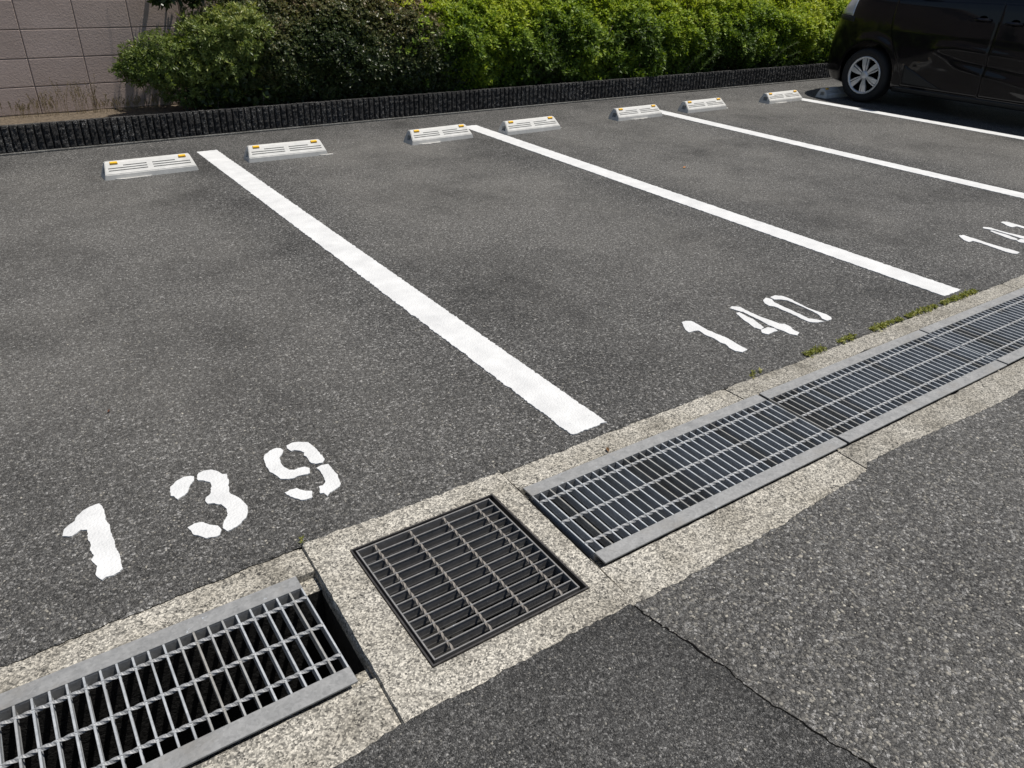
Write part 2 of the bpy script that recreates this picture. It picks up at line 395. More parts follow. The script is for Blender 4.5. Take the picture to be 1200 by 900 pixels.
D9 = [px(10, 300, 510, s) for s in (
 [(98,290),(105,250),(165,190),(240,160),(285,162),(320,188),(315,220),(280,270),(285,330),(320,380),(390,415),(440,420),(500,395),(580,380),(630,400),(632,460),(560,475),(490,490),(450,515),(380,525),(290,520),(240,480),(170,440),(110,360)],
 [(360,135),(420,100),(510,90),(620,95),(660,130),(720,180),(760,240),(805,290),(780,330),(740,335),(700,340),(650,335),(620,300),(600,262),(565,250),(575,215),(530,195),(450,185),(405,195),(370,165)],
 [(715,395),(770,360),(850,352),(900,410),(960,475),(965,520),(990,575),(975,615),(920,650),(865,680),(835,720),(800,690),(755,690),(750,640),(735,615),(780,600),(812,550),(790,500),(760,440)],
 [(340,685),(400,650),(480,625),(520,645),(580,665),(665,662),(662,735),(610,760),(540,770),(470,755),(390,725)])]
E1 = [px(6.316, 790, 340, [(60,243),(90,235),(125,235),(175,262),(240,300),(300,325),(370,352),(430,385),(480,415),(538,445),(500,463),(455,455),(410,430),(385,405),(340,390),(300,362),(240,338),(180,302),(150,305),(110,315),(85,298)])]
E4 = [px(6.316, 790, 340, s) for s in (
 [(415,140),(430,125),(480,130),(560,170),(640,205),(720,232),(780,255),(815,255),(855,275),(880,300),(920,320),(905,338),(860,328),(800,302),(750,285),(700,262),(640,228),(580,200),(510,165),(450,150)],
 [(460,175),(480,170),(530,198),(585,222),(620,250),(660,280),(640,295),(595,280),(545,245),(500,210)],
 [(643,300),(700,280),(740,290),(762,303),(720,318),(690,330),(655,320)])]
E0 = [px(6.316, 790, 340, s) for s in (
 [(715,58),(750,45),(800,50),(860,72),(920,105),(990,140),(1060,165),(1120,185),(1155,205),(1158,220),(1130,228),(1095,215),(1080,190),(1030,162),(960,130),(890,100),(840,80),(790,72),(740,72)],
 [(662,80),(680,62),(715,70),(735,95),(790,122),(860,152),(930,185),(990,215),(1050,225),(1105,235),(1060,243),(1000,238),(940,212),(870,178),(800,148),(745,125),(700,118),(672,100)])]
F1 = [px(10, 1080, 230, [(440,468),(490,462),(560,488),(650,515),(750,550),(850,580),(950,610),(1050,635),(1140,662),(1110,680),(1060,675),(980,652),(900,625),(800,590),(700,555),(600,528),(550,540),(500,520)])]
def grow(polys, r):
    out = []
    for s in polys:
        n = len(s); ar = sum(s[i-1][0]*s[i][1]-s[i][0]*s[i-1][1] for i in range(n)); q = []
        for i in range(n):
            d = Vector(s[(i+1) % n])-Vector(s[i-1]); d = d.normalized() if d.length else Vector((1, 0)); g = r if ar > 0 else -r
            q.append((s[i][0]+d.y*g, s[i][1]-d.x*g))
        out.append(q)
    return out
E1, E4, E0, F1 = grow(E1, .0025), grow(E4, .0025), grow(E0, .0032), grow(F1, .0035)
def shift(polys, dx, dy): return [[(x+dx, y+dy) for x, y in s] for s in polys]
F4 = shift(E4, 4.874-2.605, 2.041-2.014)
F1b = shift(E1, 5.101-2.308, 2.046-2.020)
PAINT_POLYS = []
def paint_mesh(name, polys, seed, amp=.0022):
    bm = bmesh.new()
    for k, s in enumerate(polys):
        s = refine(s, .0045, amp, seed+k*1.7)
        if sum(s[i-1][0]*s[i][1]-s[i][0]*s[i-1][1] for i in range(len(s))) < 0: s = s[::-1]
        PAINT_POLYS.append(s)
        n = len(s); zt = .0038
        vs = [bm.verts.new((x, y, zt)) for x, y in s]; lo = [bm.verts.new((x, y, -.002)) for x, y in s]
        for i in range(n): bm.faces.new((vs[i-1], lo[i-1], lo[i], vs[i]))
        for tri in tessellate_polygon([[Vector((x, y, 0)) for x, y in s]]):
            f = bm.faces.new([vs[i] for i in tri]); f.normal_update()
            if f.normal.z < 0: f.normal_flip()
    me = bpy.data.meshes.new(name); bm.to_mesh(me); bm.free(); return me
def number(digits, label, seed):
    c = np.mean([p for d in digits for s in d for p in s], axis=0)
    t = tag(empty('bay_number', (c[0], c[1], 0)), label, 'marking', 'stencilled bay numbers on the asphalt')
    for i, d in enumerate(digits):
        dd = [[(x-c[0], y-c[1]) for x, y in s] for s in d]
        # paint polygons are kept in world space for the stone scatter
        n0 = len(PAINT_POLYS)
        link('digit', paint_mesh('digit', dd, seed+i*5), M_PAINT, t)
        for s in range(n0, len(PAINT_POLYS)): PAINT_POLYS[s] = [(x+c[0], y+c[1]) for x, y in PAINT_POLYS[s]]
number([D1, D3, D9], 'white stencilled one-three-nine, the largest bay number, above the open grate', 1.0)
number([E1, E4, E0], 'white stencilled one-four-zero bay number above the kerb weeds', 21.0)
number([F1, F4, F1b], 'white stencilled one-four-one bay number past the weedy kerb and second line', 41.0)

LW = .0745
LINES = [((1.428, 1.578), (1.418, 6.165)), ((3.686, 1.578), (3.72, 6.10)), ((5.895, 1.58), (5.865, 6.0)), ((8.09, 1.58), (7.975, 5.86))]
LINE_LABELS = ['widest long white bay line, ending beside the first drain grate past the pit', 'long white bay line ending at the weeds on the gutter edge',
               'white bay line ending between the two wheel stops short of the car', 'white bay line running alongside the black car']
for i, ((xa, ya), (xb, yb)) in enumerate(LINES):
    d = Vector((xb-xa, yb-ya)).normalized(); nn = Vector((-d.y, d.x))
    ps = [(xa+nn.x*LW, ya+nn.y*LW), (xa-nn.x*LW, ya-nn.y*LW), (xb-nn.x*LW, yb-nn.y*LW), (xb+nn.x*LW, yb+nn.y*LW)]
    tag(link('bay_line', paint_mesh('bay_line', [ps], 60+i*3, .0046 if i < 2 else .0050), M_PAINT), LINE_LABELS[i], 'marking', 'white lines dividing the parking bays')

# ------------------------------------------------------------------ loose and exposed aggregate
def in_poly(P, poly):
    poly = np.array(poly); x, y = P[:, 0], P[:, 1]
    bb = (x > poly[:, 0].min()-.004) & (x < poly[:, 0].max()+.004) & (y > poly[:, 1].min()-.004) & (y < poly[:, 1].max()+.004)
    res = np.zeros(len(P), bool); idx = np.where(bb)[0]
    if len(idx) == 0: return res
    xx, yy = x[idx], y[idx]; ins = np.zeros(len(idx), bool); n = len(poly)
    for i in range(n):
        x1, y1 = poly[i-1]; x2, y2 = poly[i]
        c = ((y1 > yy) != (y2 > yy)) & (xx < (x2-x1)*(yy-y1)/(y2-y1+1e-12)+x1); ins ^= c
    res[idx] = ins; return res
bm = bmesh.new(); bmesh.ops.create_icosphere(bm, subdivisions=1, radius=1)
ICO = np.array([v.co[:] for v in bm.verts]); ICOF = np.array([[v.index for v in f.verts] for f in bm.faces]); bm.free()
def stones(name, P, smin, smax, sink, z, parent, bright=.0):
    n = len(P); s = smin+(smax-smin)*RNG.random(n)**2.6
    a = RNG.random(n)*6.283; el = .62+.38*RNG.random(n); fl = .45+.4*RNG.random(n)
    V = ICO[None]*(1+.62*(RNG.random((n, 12, 1))-.5))
    V = V*np.stack([s, s*el, s*fl], 1)[:, None, :]
    ca, sa = np.cos(a)[:, None], np.sin(a)[:, None]
    X = V[..., 0]*ca-V[..., 1]*sa+P[:, 0:1]; Y = V[..., 0]*sa+V[..., 1]*ca+P[:, 1:2]
    tx, ty = (RNG.random((2, n, 1))-.5)*.9
    Z = V[..., 2]+(V[..., 0]*tx+V[..., 1]*ty)*.6+z-(s*fl*sink)[:, None]
    VV = np.stack([X, Y, Z], -1).reshape(-1, 3)
    FF = (ICOF[None]+np.arange(n)[:, None, None]*12).reshape(-1, 3)
    var = np.clip(RNG.beta(1.5, 2.9, n)+bright, 0, 1)
    o = link(name, np_mesh(name, VV, FF, np.repeat(var, 12)), M_STONE, parent); tag(o, kind='stuff'); return o
def scatter(n, x0, x1, y0, y1): return np.stack([x0+(x1-x0)*RNG.random(n), y0+(y1-y0)*RNG.random(n)], 1)
def near_bias(P, falloff):
    d = np.hypot(P[:, 0], P[:, 1]); return RNG.random(len(P)) < np.clip((falloff/d)**2.2, 0, 1)
P = scatter(110000, -.9, 4.2, 1.53, 3.6); P = P[near_bias(P, 1.8)]
eb = np.array([edge_y(x, lot_base(x), 3.1) for x in P[:, 0]]); P = P[P[:, 1] > eb+.006]
msk = np.zeros(len(P), bool)
for s in PAINT_POLYS: msk |= in_poly(P, s)
P = P[~msk]
stones('exposed_aggregate', P, .0020, .0058, .52, .0, lot, .03)
P = scatter(110000, .2, 4.6, -.2, .98); P = P[near_bias(P, 1.6)]
eb = np.array([edge_y(x, road_base(x), 8.7) for x in P[:, 0]]); P = P[P[:, 1] < eb-.006]
cp = np.array(poly); on_patch = in_poly(P, poly)
stones('exposed_aggregate', P[~on_patch], .0024, .0076, .56, .0, road, .08)
Q = P[on_patch]; stones('exposed_aggregate', Q[: len(Q)//3], .0014, .0046, .5, .0045, patch)

# ------------------------------------------------------------------ drain gutters
def channel(name, x0, x1, label, mat, ymin=.885, ymax=1.57, ztop=-.001, seed=0.0, sk0=0.0, sk1=0.0, fill0=False, dy=0.0):
    """U-shaped concrete gutter block, extruded along X, worn along its edges"""
    sec = [(ymin, ztop-.004), (1.0505, ztop), (1.0560, ztop-.004), (1.0565, -.030), (1.104, -.032), (1.100, -.60), (1.388, -.60), (1.388, -.032), (1.4360, -.030), (1.4365, ztop-.004), (1.4420, ztop), (ymax, ztop-.004), (ymax, -.66), (ymin, -.66)]
    sec = [(y+(dy if 1.0 < y < 1.45 else 0), z) for y, z in sec]
    n = max(2, int((x1-x0)/.018)); V = []; Fc = []; k = len(sec)
    for i in range(n+1):
        t = i/n; x = x0+(x1-x0)*t
        ends = (1-min(1, min(x-x0, x1-x)/.02))
        for j, (y, z) in enumerate(sec):
            zz, yy = z, y
            if j in (1, 2, 9, 10):
                yy += .0022*nz(x*30, j, seed); zz += -.002*abs(nz(x*22, j*1.3, seed+1))
                c = max(0, nz(x*6, j//5*3.3, seed+4)-.42)*.02
                zz -= c; yy += -c if j < 5 else c
            if fill0 and i == 0 and 2 <= j <= 9: zz = ztop-.003
            if j in (0, 1, 10, 11): zz -= ends*.004*(1+nz(j, seed))
            skx = (sk0*(1-t)**8+sk1*t**8)*(y-1.2275)/.685
            V.append((x+skx+(ends*.003*nz(y*40, z*40, seed)), yy, zz))
    for i in range(n):
        for j in range(k):
            a = i*k+j; b = i*k+(j+1) % k; Fc.append((a, b, b+k, a+k))
    def capf(o):
        q = lambda j: o+j
        return [(q(0), q(1), q(2), q(3)), (q(0), q(3), q(4), q(5)), (q(0), q(5), q(13)), (q(5), q(6), q(12), q(13)), (q(6), q(7), q(8), q(12)), (q(8), q(9), q(10), q(11)), (q(8), q(11), q(12))]
    Fc += capf(0)+[f[::-1] for f in capf(n*k)]
    me = mesh(name, V, Fc); fixn(me)
    me.materials.append(mat); me.materials.append(M_MUD_SHADE)
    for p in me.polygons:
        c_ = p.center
        if 1.06 < c_.y < 1.43 and c_.z < -.07: p.material_index = 1  # dirty walls, also blackened to paint in the deep channel's shade
    o = tag(link(name, me, None), label, 'gutter', 'concrete drain gutter blocks along the bays')
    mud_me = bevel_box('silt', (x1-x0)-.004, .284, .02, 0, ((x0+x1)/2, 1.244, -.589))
    link('silt', mud_me, M_MUD_SHADE, o)
    return o
channel('gutter_block', -1.74, -.60, 'concrete gutter block at the far end of the open steel grate', M_CONC, ztop=-.004, seed=1.0, dy=.011)
channel('gutter_block', -.595, .4145, 'sandy concrete gutter block next to number 139, its end hole showing', M_CONC, ztop=-.004, seed=3.0, sk1=.021, dy=.011)
channel('gutter_block', 1.0425, 2.030, 'concrete gutter block beside the square pit block', M_CONC, seed=5.0, sk0=.0175, fill0=True)
channel('gutter_block', 2.037, 4.050, 'grey concrete gutter block beside number 140 with weeds along it', M_CONC2, seed=8.0)
channel('gutter_block', 4.056, 6.185, 'concrete gutter block beside number 141', M_CONC2, seed=11.0)

# square pit block with its frame and grate
PC = [G(358, 640), G(592, 552), G(740, 708), G(472, 845)]           # traced outer corners (TL, TR, BR, BL)
PC = [(.4255, 1.57), (1.0475, 1.57), (1.030, .885), (.4045, .885)]
HO = (.524, .966, 1.016, 1.460)
def pit_block():
    x0, x1, y0, y1 = HO; zt = .0
    out = PC; inn = [(x0, y1), (x1, y1), (x1, y0), (x0, y0)]
    bm = bmesh.new()
    def ringpts(a, n=36):
        r = []
        for i in range(4):
            p, q = Vector(a[i]), Vector(a[(i+1) % 4])
            for j in range(n): r.append(p.lerp(q, j/n))
        return r
    ro, ri = ringpts(out), ringpts(inn); N = len(ro)
    c = Vector((.735, 1.23))
    def lay(ring, off, z, amp, seed):
        vs = []
        for p in ring:
            d = (p-c).normalized(); ch = max(0, nz(p.x*9, p.y*9, seed)-.60)*.03
            q = p+d*(off+amp*nz(p.x*45, p.y*45, seed)-(ch if seed < 5 else -ch*.0))
            vs.append(bm.verts.new((q.x, q.y, z-(ch if seed < 5 else 0)*.8-abs(amp)*.4*abs(nz(p.x*30, p.y*30, seed+2)))))
        return vs
    Ls = [lay(ro, 0, -.65, 0, 1), lay(ro, 0, -.05, 0, 1), lay(ro, 0, -.012, .002, 1), lay(ro, -.004, zt, .0025, 1), lay(ri, .004, zt, .001, 6), lay(ri, 0, -.004, .0005, 6), lay(ri, 0, -.045, 0, 6), lay(ri, -.03, -.046, 0, 6), lay(ri, -.03, -.42, 0, 6)]
    for a, b in zip(Ls, Ls[1:]):
        for i in range(N):
            j = (i+1) % N; bm.faces.new((a[i], a[j], b[j], b[i]))
    bmesh.ops.recalc_face_normals(bm, faces=bm.faces)
    fs = [f for f in bm.faces if abs(f.calc_center_median().z) < .002 and f.normal.z < 0]
    if fs: bmesh.ops.reverse_faces(bm, faces=bm.faces)
    me = bpy.data.meshes.new('pit_block'); bm.to_mesh(me); bm.free()
    me.materials.append(M_CONC); me.materials.append(M_MUD_SHADE)
    for p in me.polygons:
        if p.center.z < -.1: p.material_index = 1  # sides and shaft painted black to stand in for their shade
    return me
pit = tag(link('drain_pit', pit_block(), None), 'square speckled concrete pit block holding the dark square grate', 'drain pit')
link('silt', bevel_box('silt', .40, .40, .02, 0, (.745, 1.238, -.41)), M_MUD_SHADE, pit)

def twisted_rod(name, L, s, turns):
    n = int(L/.0055); V = []; Fc = []
    for i in range(n+1):
        x = -L/2+L*i/n; a = turns*6.283*i/n
        for k in range(4):
            t = a+k*math.pi/2; V.append((x, s*.7071*math.cos(t), s*.7071*math.sin(t)))
    for i in range(n):
        for k in range(4):
            a = i*4+k; b = i*4+(k+1) % 4; Fc.append((a, b, b+4, a+4))
    Fc += [(3, 2, 1, 0), tuple(n*4+k for k in range(4))]
    return fixn(mesh(name, V, Fc))
def ibar(name, L, w, h, web, nubs=()):
    """bar with a thicker top and foot, running along Y, top at z=0"""
    hw, hb = w/2, web/2
    sec = [(-hw+.0006, 0), (hw-.0006, 0), (hw, -.0008), (hw, -.004), (hb, -.006), (hb, -h+.006), (hw, -h+.004), (hw, -h), (-hw, -h), (-hw, -h+.004), (-hb, -h+.006), (-hb, -.006), (-hw, -.004), (-hw, -.0008)]
    k = len(sec); V = [(x, -L/2, z) for x, z in sec]+[(x, L/2, z) for x, z in sec]
    Fc = [(j, (j+1) % k, (j+1) % k+k, j+k) for j in range(k)]+[tuple(range(k))[::-1], tuple(range(k, 2*k))]
    for yy in nubs:                                  # weld nubs where the rods cross
        i0 = len(V)
        for r_, z_ in ((w*.95, -.003), (w*.80, .0008)):
            for a in range(8): V.append((r_*math.cos(a*.7854), yy+r_*1.15*math.sin(a*.7854), z_))
        V.append((0, yy, .0013))
        for a in range(8):
            b = (a+1) % 8; Fc += [(i0+a, i0+b, i0+8+b, i0+8+a), (i0+8+a, i0+8+b, i0+16)]
    return fixn(mesh(name, V, Fc))
GL = 1.034
me_flange = bevel_box('flange', GL, .046, .0055, .0008)
me_lip = bevel_box('flange_lip', GL, .005, .030, .0006)
me_bar = ibar('bar', .288, .0050, .028, .0034, (-.0985, .0035, .1065))
me_endbar = bevel_box('end_bar', .0045, .288, .030, .0006)
me_rod = twisted_rod('rod', GL-.004, .0072, 12)
for m_, mt in ((me_flange, M_GALV), (me_lip, M_GALV), (me_bar, M_BAR), (me_endbar, M_BAR), (me_rod, M_ROD)): m_.materials.append(mt)
def channel_grate(x0, label, z=.004, rz=0.0, dy=0.0):
    t = tag(empty('drain_grate', (x0+GL/2, 1.2465+dy, z), rz), label, 'grate', 'galvanised drain grates over the gutter')
    for s in (-1, 1):
        f = link('flange', me_flange, None, t, (0, s*.1638, -.00275))
        link('flange_lip', me_lip, None, f, (0, s*-.0205, -.0178))
        link('end_bar', me_endbar, None, t, (s*(GL/2-.0025), 0, -.0165))
    nb = 31
    for i in range(nb):
        link('bar', me_bar, None, t, (-GL/2+(i+1)*GL/(nb+1), 0, -.0018))
    for y in (-.0985, .0035, .1065): link('rod', me_rod, None, t, (0, y, -.0040))
    return t
channel_grate(-1.702, 'galvanised grate over the gutter past the start of number 139', .002, 0.0, .011)
channel_grate(-.662, 'galvanised grate with a gap at its end, by the 1 of number 139', .002, R(.0), .011)
channel_grate(1.057, 'galvanised grate next to the square pit, by the line between 139 and 140', .003, R(.0))
channel_grate(2.1055, 'middle galvanised grate, between two grate joints, beside the weeds', .002, R(-.15))
channel_grate(3.148, 'galvanised grate just past the weeds and second bay line', .0035, R(.0))
channel_grate(4.190, 'last galvanised grate, past the weedy kerb', .002)

# dark frame and square grate in the pit
def frame_mesh():
    x0, x1, y0, y1 = HO; V = []; Fc = []
    def ring(dx, z):
        i = len(V); V.extend([(x0+dx, y0+dx, z), (x1-dx, y0+dx, z), (x1-dx, y1-dx, z), (x0+dx, y1-dx, z)]); return i
    r = [ring(.0005, -.04), ring(.0005, .0015), ring(.0045, .0015), ring(.0045, -.036), ring(.034, -.036), ring(.034, -.041)]
    for a, b in zip(r, r[1:]):
        for k in range(4): Fc.append((a+k, a+(k+1) % 4, b+(k+1) % 4, b+k))
    return fixn(mesh('grate_frame', V, Fc))
link('grate_frame', frame_mesh(), M_FRAME, pit)
gx0, gx1, gy0, gy1 = .536, .950, 1.0315, 1.452
pg = tag(empty('square_grate', ((gx0+gx1)/2, (gy0+gy1)/2, -.0015)), 'dark square steel grate set in the concrete pit block', 'grate')
GW, GH = gx1-gx0, gy1-gy0
me_pb = ibar('bar', GW-.008, .0036, .030, .0026, tuple(x-(gx0+gx1)/2 for x in (.588, .692, .796, .899)))
for v in me_pb.vertices: v.co = Vector((v.co.y, -v.co.x, v.co.z))
me_pb.materials.append(M_PITBAR)
me_pe = bevel_box('edge_bar', .0042, GH, .032, .0006); me_pe.materials.append(M_PITBAR)
me_pr = twisted_rod('rod', GH-.006, .0058, 5)
for v in me_pr.vertices: v.co = Vector((v.co.y, -v.co.x, v.co.z))
me_pr.materials.append(NB('rusty_rod').done((.21, .19, .168), .7))
me_pc = bevel_box('edge_bar', GW-.0085, .0038, .032, .0006); me_pc.materials.append(M_PITBAR)
for s in (-1, 1):
    link('edge_bar', me_pe, None, pg, (s*(GW/2-.0021), 0, -.016))
    link('edge_bar', me_pc, None, pg, (0, s*(GH/2-.0019), -.0162))
for i in range(12): link('bar', me_pb, None, pg, (0, -GH/2+(i+1)*GH/13, -.0012))
for x in (.588, .692, .796, .899): link('rod', me_pr, None, pg, (x-(gx0+gx1)/2, 0, -.0036))

# ------------------------------------------------------------------ wheel stops
def stop_body():
    L, prof = .60, [(0.0, 0.0), (.004, .034), (.012, .040), (.072, .094), (.082, .099), (.112, .099), (.120, .094), (.146, .034), (.150, 0.0)]
    nx = 25; V = []; Fc = []; k = len(prof)
    for i in range(nx):
        u = i/(nx-1); x = -L/2+L*u; e = min(u, 1-u)*L
        for y, z in prof:
            ta = .030*(z/.1)                   # ends lean inwards
            xx = max(-L/2+ta, min(L/2-ta, x)); V.append((xx, y, z))
    for i in range(nx-1):
        for j in range(k-1):
            a = i*k+j; Fc.append((a, a+k, a+k+1, a+1))
    Fc += [tuple(range(k)), tuple(range((nx-1)*k, nx*k))[::-1]]
    me = fixn(mesh('stop_body', V, Fc))
    bm = bmesh.new(); bm.from_mesh(me)
    bmesh.ops.remove_doubles(bm, verts=bm.verts, dist=.0005)
    bmesh.ops.dissolve_limit(bm, angle_limit=.01, verts=bm.verts, edges=bm.edges)
    bmesh.ops.bevel(bm, geom=[e for e in bm.edges if e.is_manifold and e.calc_face_angle(0) > .5], offset=.004, segments=2, affect='EDGES')
    bm.to_mesh(me); bm.free(); return me
def cutter(dst):
    bm = bmesh.new()
    def box(cx, cy, cz, sx, sy, sz, rx=0):
        r = bmesh.ops.create_cube(bm, size=1); m = Matrix.Translation((cx, cy, cz)) @ Matrix.Rotation(rx, 4, 'X') @ Matrix.Diagonal((sx, sy, sz, 1))
        bmesh.ops.transform(bm, matrix=m, verts=r['verts'])
    for s in (-1, 1):
        for t, xa, xb in ((.24, .018, .262), (.46, .018, .262), (.68, .018, .165)):
            y, z = .012+.060*t, .040+.054*t
            box(s*(xa+xb)/2, y, z, xb-xa, .0075, .012, math.atan2(.054, .060))
        box(s*.288, .075, .045, .05, .055, .038)
    me = bpy.data.meshes.new('cut'); bm.to_mesh(me); bm.free(); return me
def boolean(me, cut, op='DIFFERENCE'):
    a = bpy.data.objects.new('tmp_a', me); b = bpy.data.objects.new('tmp_b', cut); COL.objects.link(a); COL.objects.link(b)
    md = a.modifiers.new('b', 'BOOLEAN'); md.operation = op; md.object = b; md.solver = 'EXACT'
    dg = bpy.context.evaluated_depsgraph_get(); dg.update()
    out = bpy.data.meshes.new_from_object(a.evaluated_get(dg))
    bpy.data.objects.remove(a); bpy.data.objects.remove(b); return out
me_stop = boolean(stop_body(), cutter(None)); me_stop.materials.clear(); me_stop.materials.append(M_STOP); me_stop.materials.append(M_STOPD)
SL = Vector((0, -math.sin(math.atan2(.054, .060)), math.cos(math.atan2(.054, .060))))
for p in me_stop.polygons:                       # floors of the slots and end sockets get a darker grey
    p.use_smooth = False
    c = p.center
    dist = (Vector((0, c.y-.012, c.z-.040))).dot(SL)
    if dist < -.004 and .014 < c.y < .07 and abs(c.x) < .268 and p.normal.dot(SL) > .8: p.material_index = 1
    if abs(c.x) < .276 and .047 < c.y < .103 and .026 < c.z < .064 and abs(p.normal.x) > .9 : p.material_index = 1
def reflector_mesh():
    V = [(-.029, -.006, 0), (.029, -.006, 0), (.029, .022, 0), (-.029, .022, 0), (-.026, -.003, .014), (.026, -.003, .014), (.026, .018, .012), (-.026, .018, .012)]
    return fixn(mesh('reflector', V, [(3, 2, 1, 0), (4, 5, 6, 7), (0, 1, 5, 4), (1, 2, 6, 5), (2, 3, 7, 6), (3, 0, 4, 7)]))
me_refl = reflector_mesh(); me_refl.materials.append(M_AMBER)
def grout_mesh(seed):
    pts = []
    n = 40
    for i in range(n):
        a = i/n*6.283
        rx, ry = .11, .020
        pts.append((rx*math.cos(a)*(1+.3*nz(math.cos(a)*2, math.sin(a)*2, seed)), ry*math.sin(a)*(1+.6*nz(math.cos(a)*3, math.sin(a)*3, seed+3))))
    return slab('grout', pts, .005, .006)
STOPS = [((124.7, 212), (232, 199.3)), ((291.7, 190.7), (385, 181.7)), ((483, 171), (555, 161)), ((595, 159), (657, 151)), ((725, 142.3), (776, 136)), ((806, 133), (851.7, 127.3)), ((901.7, 122.3), (940, 117.3))]
SLAB = ['pale wheel stop left of the top of the 139/140 line', 'pale wheel stop in front of the dark hedge, just past the first bay line',
        'pale wheel stop overlapping the far end of the second bay line', 'pale wheel stop standing free just past the second bay line',
        'pale wheel stop overlapping the far end of the third bay line', 'pale wheel stop standing free just past the third bay line',
        'sunlit pale wheel stop at the far end of the line alongside the car', 'shaded wheel stop touching the front wheel of the black car']
SLAB[0] = 'pale wheel stop in front of the bare block wall, before the first bay line'
stops = []
for a, b in STOPS:
    A, B = G(*a), G(*b); stops.append(((A[0]+B[0])/2, (A[1]+B[1])/2, math.atan2(B[1]-A[1], B[0]-A[0])*.5))
stops.append((8.60, 5.615, 0.0))
for i, (x, y, rz) in enumerate(stops):
    t = tag(empty('wheel_stop', (x, y, 0), rz), SLAB[i], 'wheel stop', 'pale wheel stops with amber reflectors')
    link('body', me_stop, None, t)
    for s in (-1, 1):
        r = link('reflector', me_refl, None, t, (s*.218, .0655, .0872)); r.rotation_euler = (R(30), 0, 0); r.scale = (.85, .72, .85)
    g = link('grout', grout_mesh(i*2.3), M_GROUT, t, ((-.12, .10, -.13, .22, -.02, .12, -.1, 0)[i], (-.004, .0, -.006, .04, -.004, .02, -.004, 0)[i], 0))
    if i in (1, 3, 5): g.location.x = .285; g.scale = (.45, .9, 1)

# ------------------------------------------------------------------ planter edging
PY = 6.70
planter = tag(empty('planter_edging', (5.0, PY, 0)), 'long black ribbed stone edging in front of the hedge', 'planter edging')
PX0, PX1 = -2.0, 13.0
me_core = bevel_box('core', PX1-PX0, .10, .185, .004, ((PX0+PX1)/2-5.0, .078, .0925))
link('core', me_core, M_CAP, planter)
me_ft = bevel_box('footing', PX1-PX0, .036, .016, .004, ((PX0+PX1)/2-5.0, -.012, .006))
link('footing', me_ft, M_FOOT, planter)
def rib_mesh(seed):
    nx, nzv = 7, 12; V = []; Fc = []
    w_, h_ = .0460, .196
    for j in range(nzv):
        for i in range(nx):
            u, v = i/(nx-1), j/(nzv-1)
            rnd = .011*(1-abs(2*u-1)**7)*(1 if j not in (0, nzv-1) else .7)
            d = rnd+(.006*nz(u*2.2, v*7, seed)+.005*nz(u*6, v*19, seed+8))*(1 if 0 < i < nx-1 else .25)
            V.append(((u-.5)*w_+(.002*nz(v*6, seed, 2)), -.004-d, .004+v*h_+.004*nz(u*3, seed, 5)*(1 if j == nzv-1 else 0)))
    for j in range(nzv-1):
        for i in range(nx-1):
            a = j*nx+i; Fc.append((a, a+1, a+nx+1, a+nx))
    n0 = len(V)                                      # back frame to close sides and top
    for j in range(nzv):
        for i in (0, nx-1):
            x, y, z = V[j*nx+i]; V.append((x, .030, z))
    for j in range(nzv-1):
        a, b = j*nx, (j+1)*nx; c, d = n0+2*j, n0+2*(j+1)
        Fc.append((a, b, d, c)); a, b = j*nx+nx-1, (j+1)*nx+nx-1; Fc.append((b, a, c+1, d+1))
    top = (nzv-1)*nx; Fc.append(tuple([n0+2*(nzv-1)]+[top+i for i in range(nx)]+[n0+2*(nzv-1)+1])[::-1])
    me = fixn(mesh('rib', V, Fc)); me.materials.append(M_RIB); return me
RIBS = [rib_mesh(i*3.7) for i in range(12)]
nr = 0; x = PX0+.03
while x < 12.9:
    o = link('rib', random.choice(RIBS), None, planter, (x-5.0, .003*random.random(), -.002+.004*random.random())); nr += 1
    o.scale = (1.0+.06*random.random(), 1, 1)
    x += .0512*(1+.05*(random.random()-.5))

# soil bed behind it
V = []; Fc = []
nxs = 160
for i in range(nxs+1):
    xx = PX0+(PX1-PX0)*i/nxs
    for j, yy in enumerate((6.82, 6.90, 7.0, 7.1, 7.215)):
        V.append((xx, yy, .168+.010*nz(xx*5, yy*9)+(.012 if j == 4 else 0)))
for i in range(nxs):
    for j in range(4):
        a = i*5+j; Fc.append((a, a+5, a+6, a+1))
tag(link('planter_soil', fixn(mesh('soil', V, Fc)), M_SOIL), 'strip of dry soil between stone edging and block wall', 'soil', None, 'structure')

# ------------------------------------------------------------------ block wall
WY = 7.205; BW, BH = .386, .2005
wall = tag(empty('block_wall', (4, WY, 0)), 'brownish pink block wall behind the hedge', 'wall')
link('core', bevel_box('core', 36*BW, .11, 8*BH+.16, 0, (.468-7*BW+18*BW-4, .064, (8*BH+.16)/2)), M_MORTAR, wall)
def block_mesh(seed):
    me = bevel_box('block', BW-.0055, .05, BH-.0055, .0035, (0, .025, 0))
    return me
me_blk = block_mesh(0); me_blk.materials.append(M_WALL)
for c in range(36):
    for r_ in range(8):
        o = link('block', me_blk, None, wall, (.468+(c-7+.5)*BW-4, .0015*random.random(), .182+(r_+.5)*BH))
        o.rotation_euler = (R(.25*(random.random()-.5)), 0, R(.25*(random.random()-.5)))
link('coping', bevel_box('coping', 36*BW+.02, .15, .05, .006, (.468-7*BW+18*BW-4, .064, .182+8*BH+.027)), M_WALL, wall)

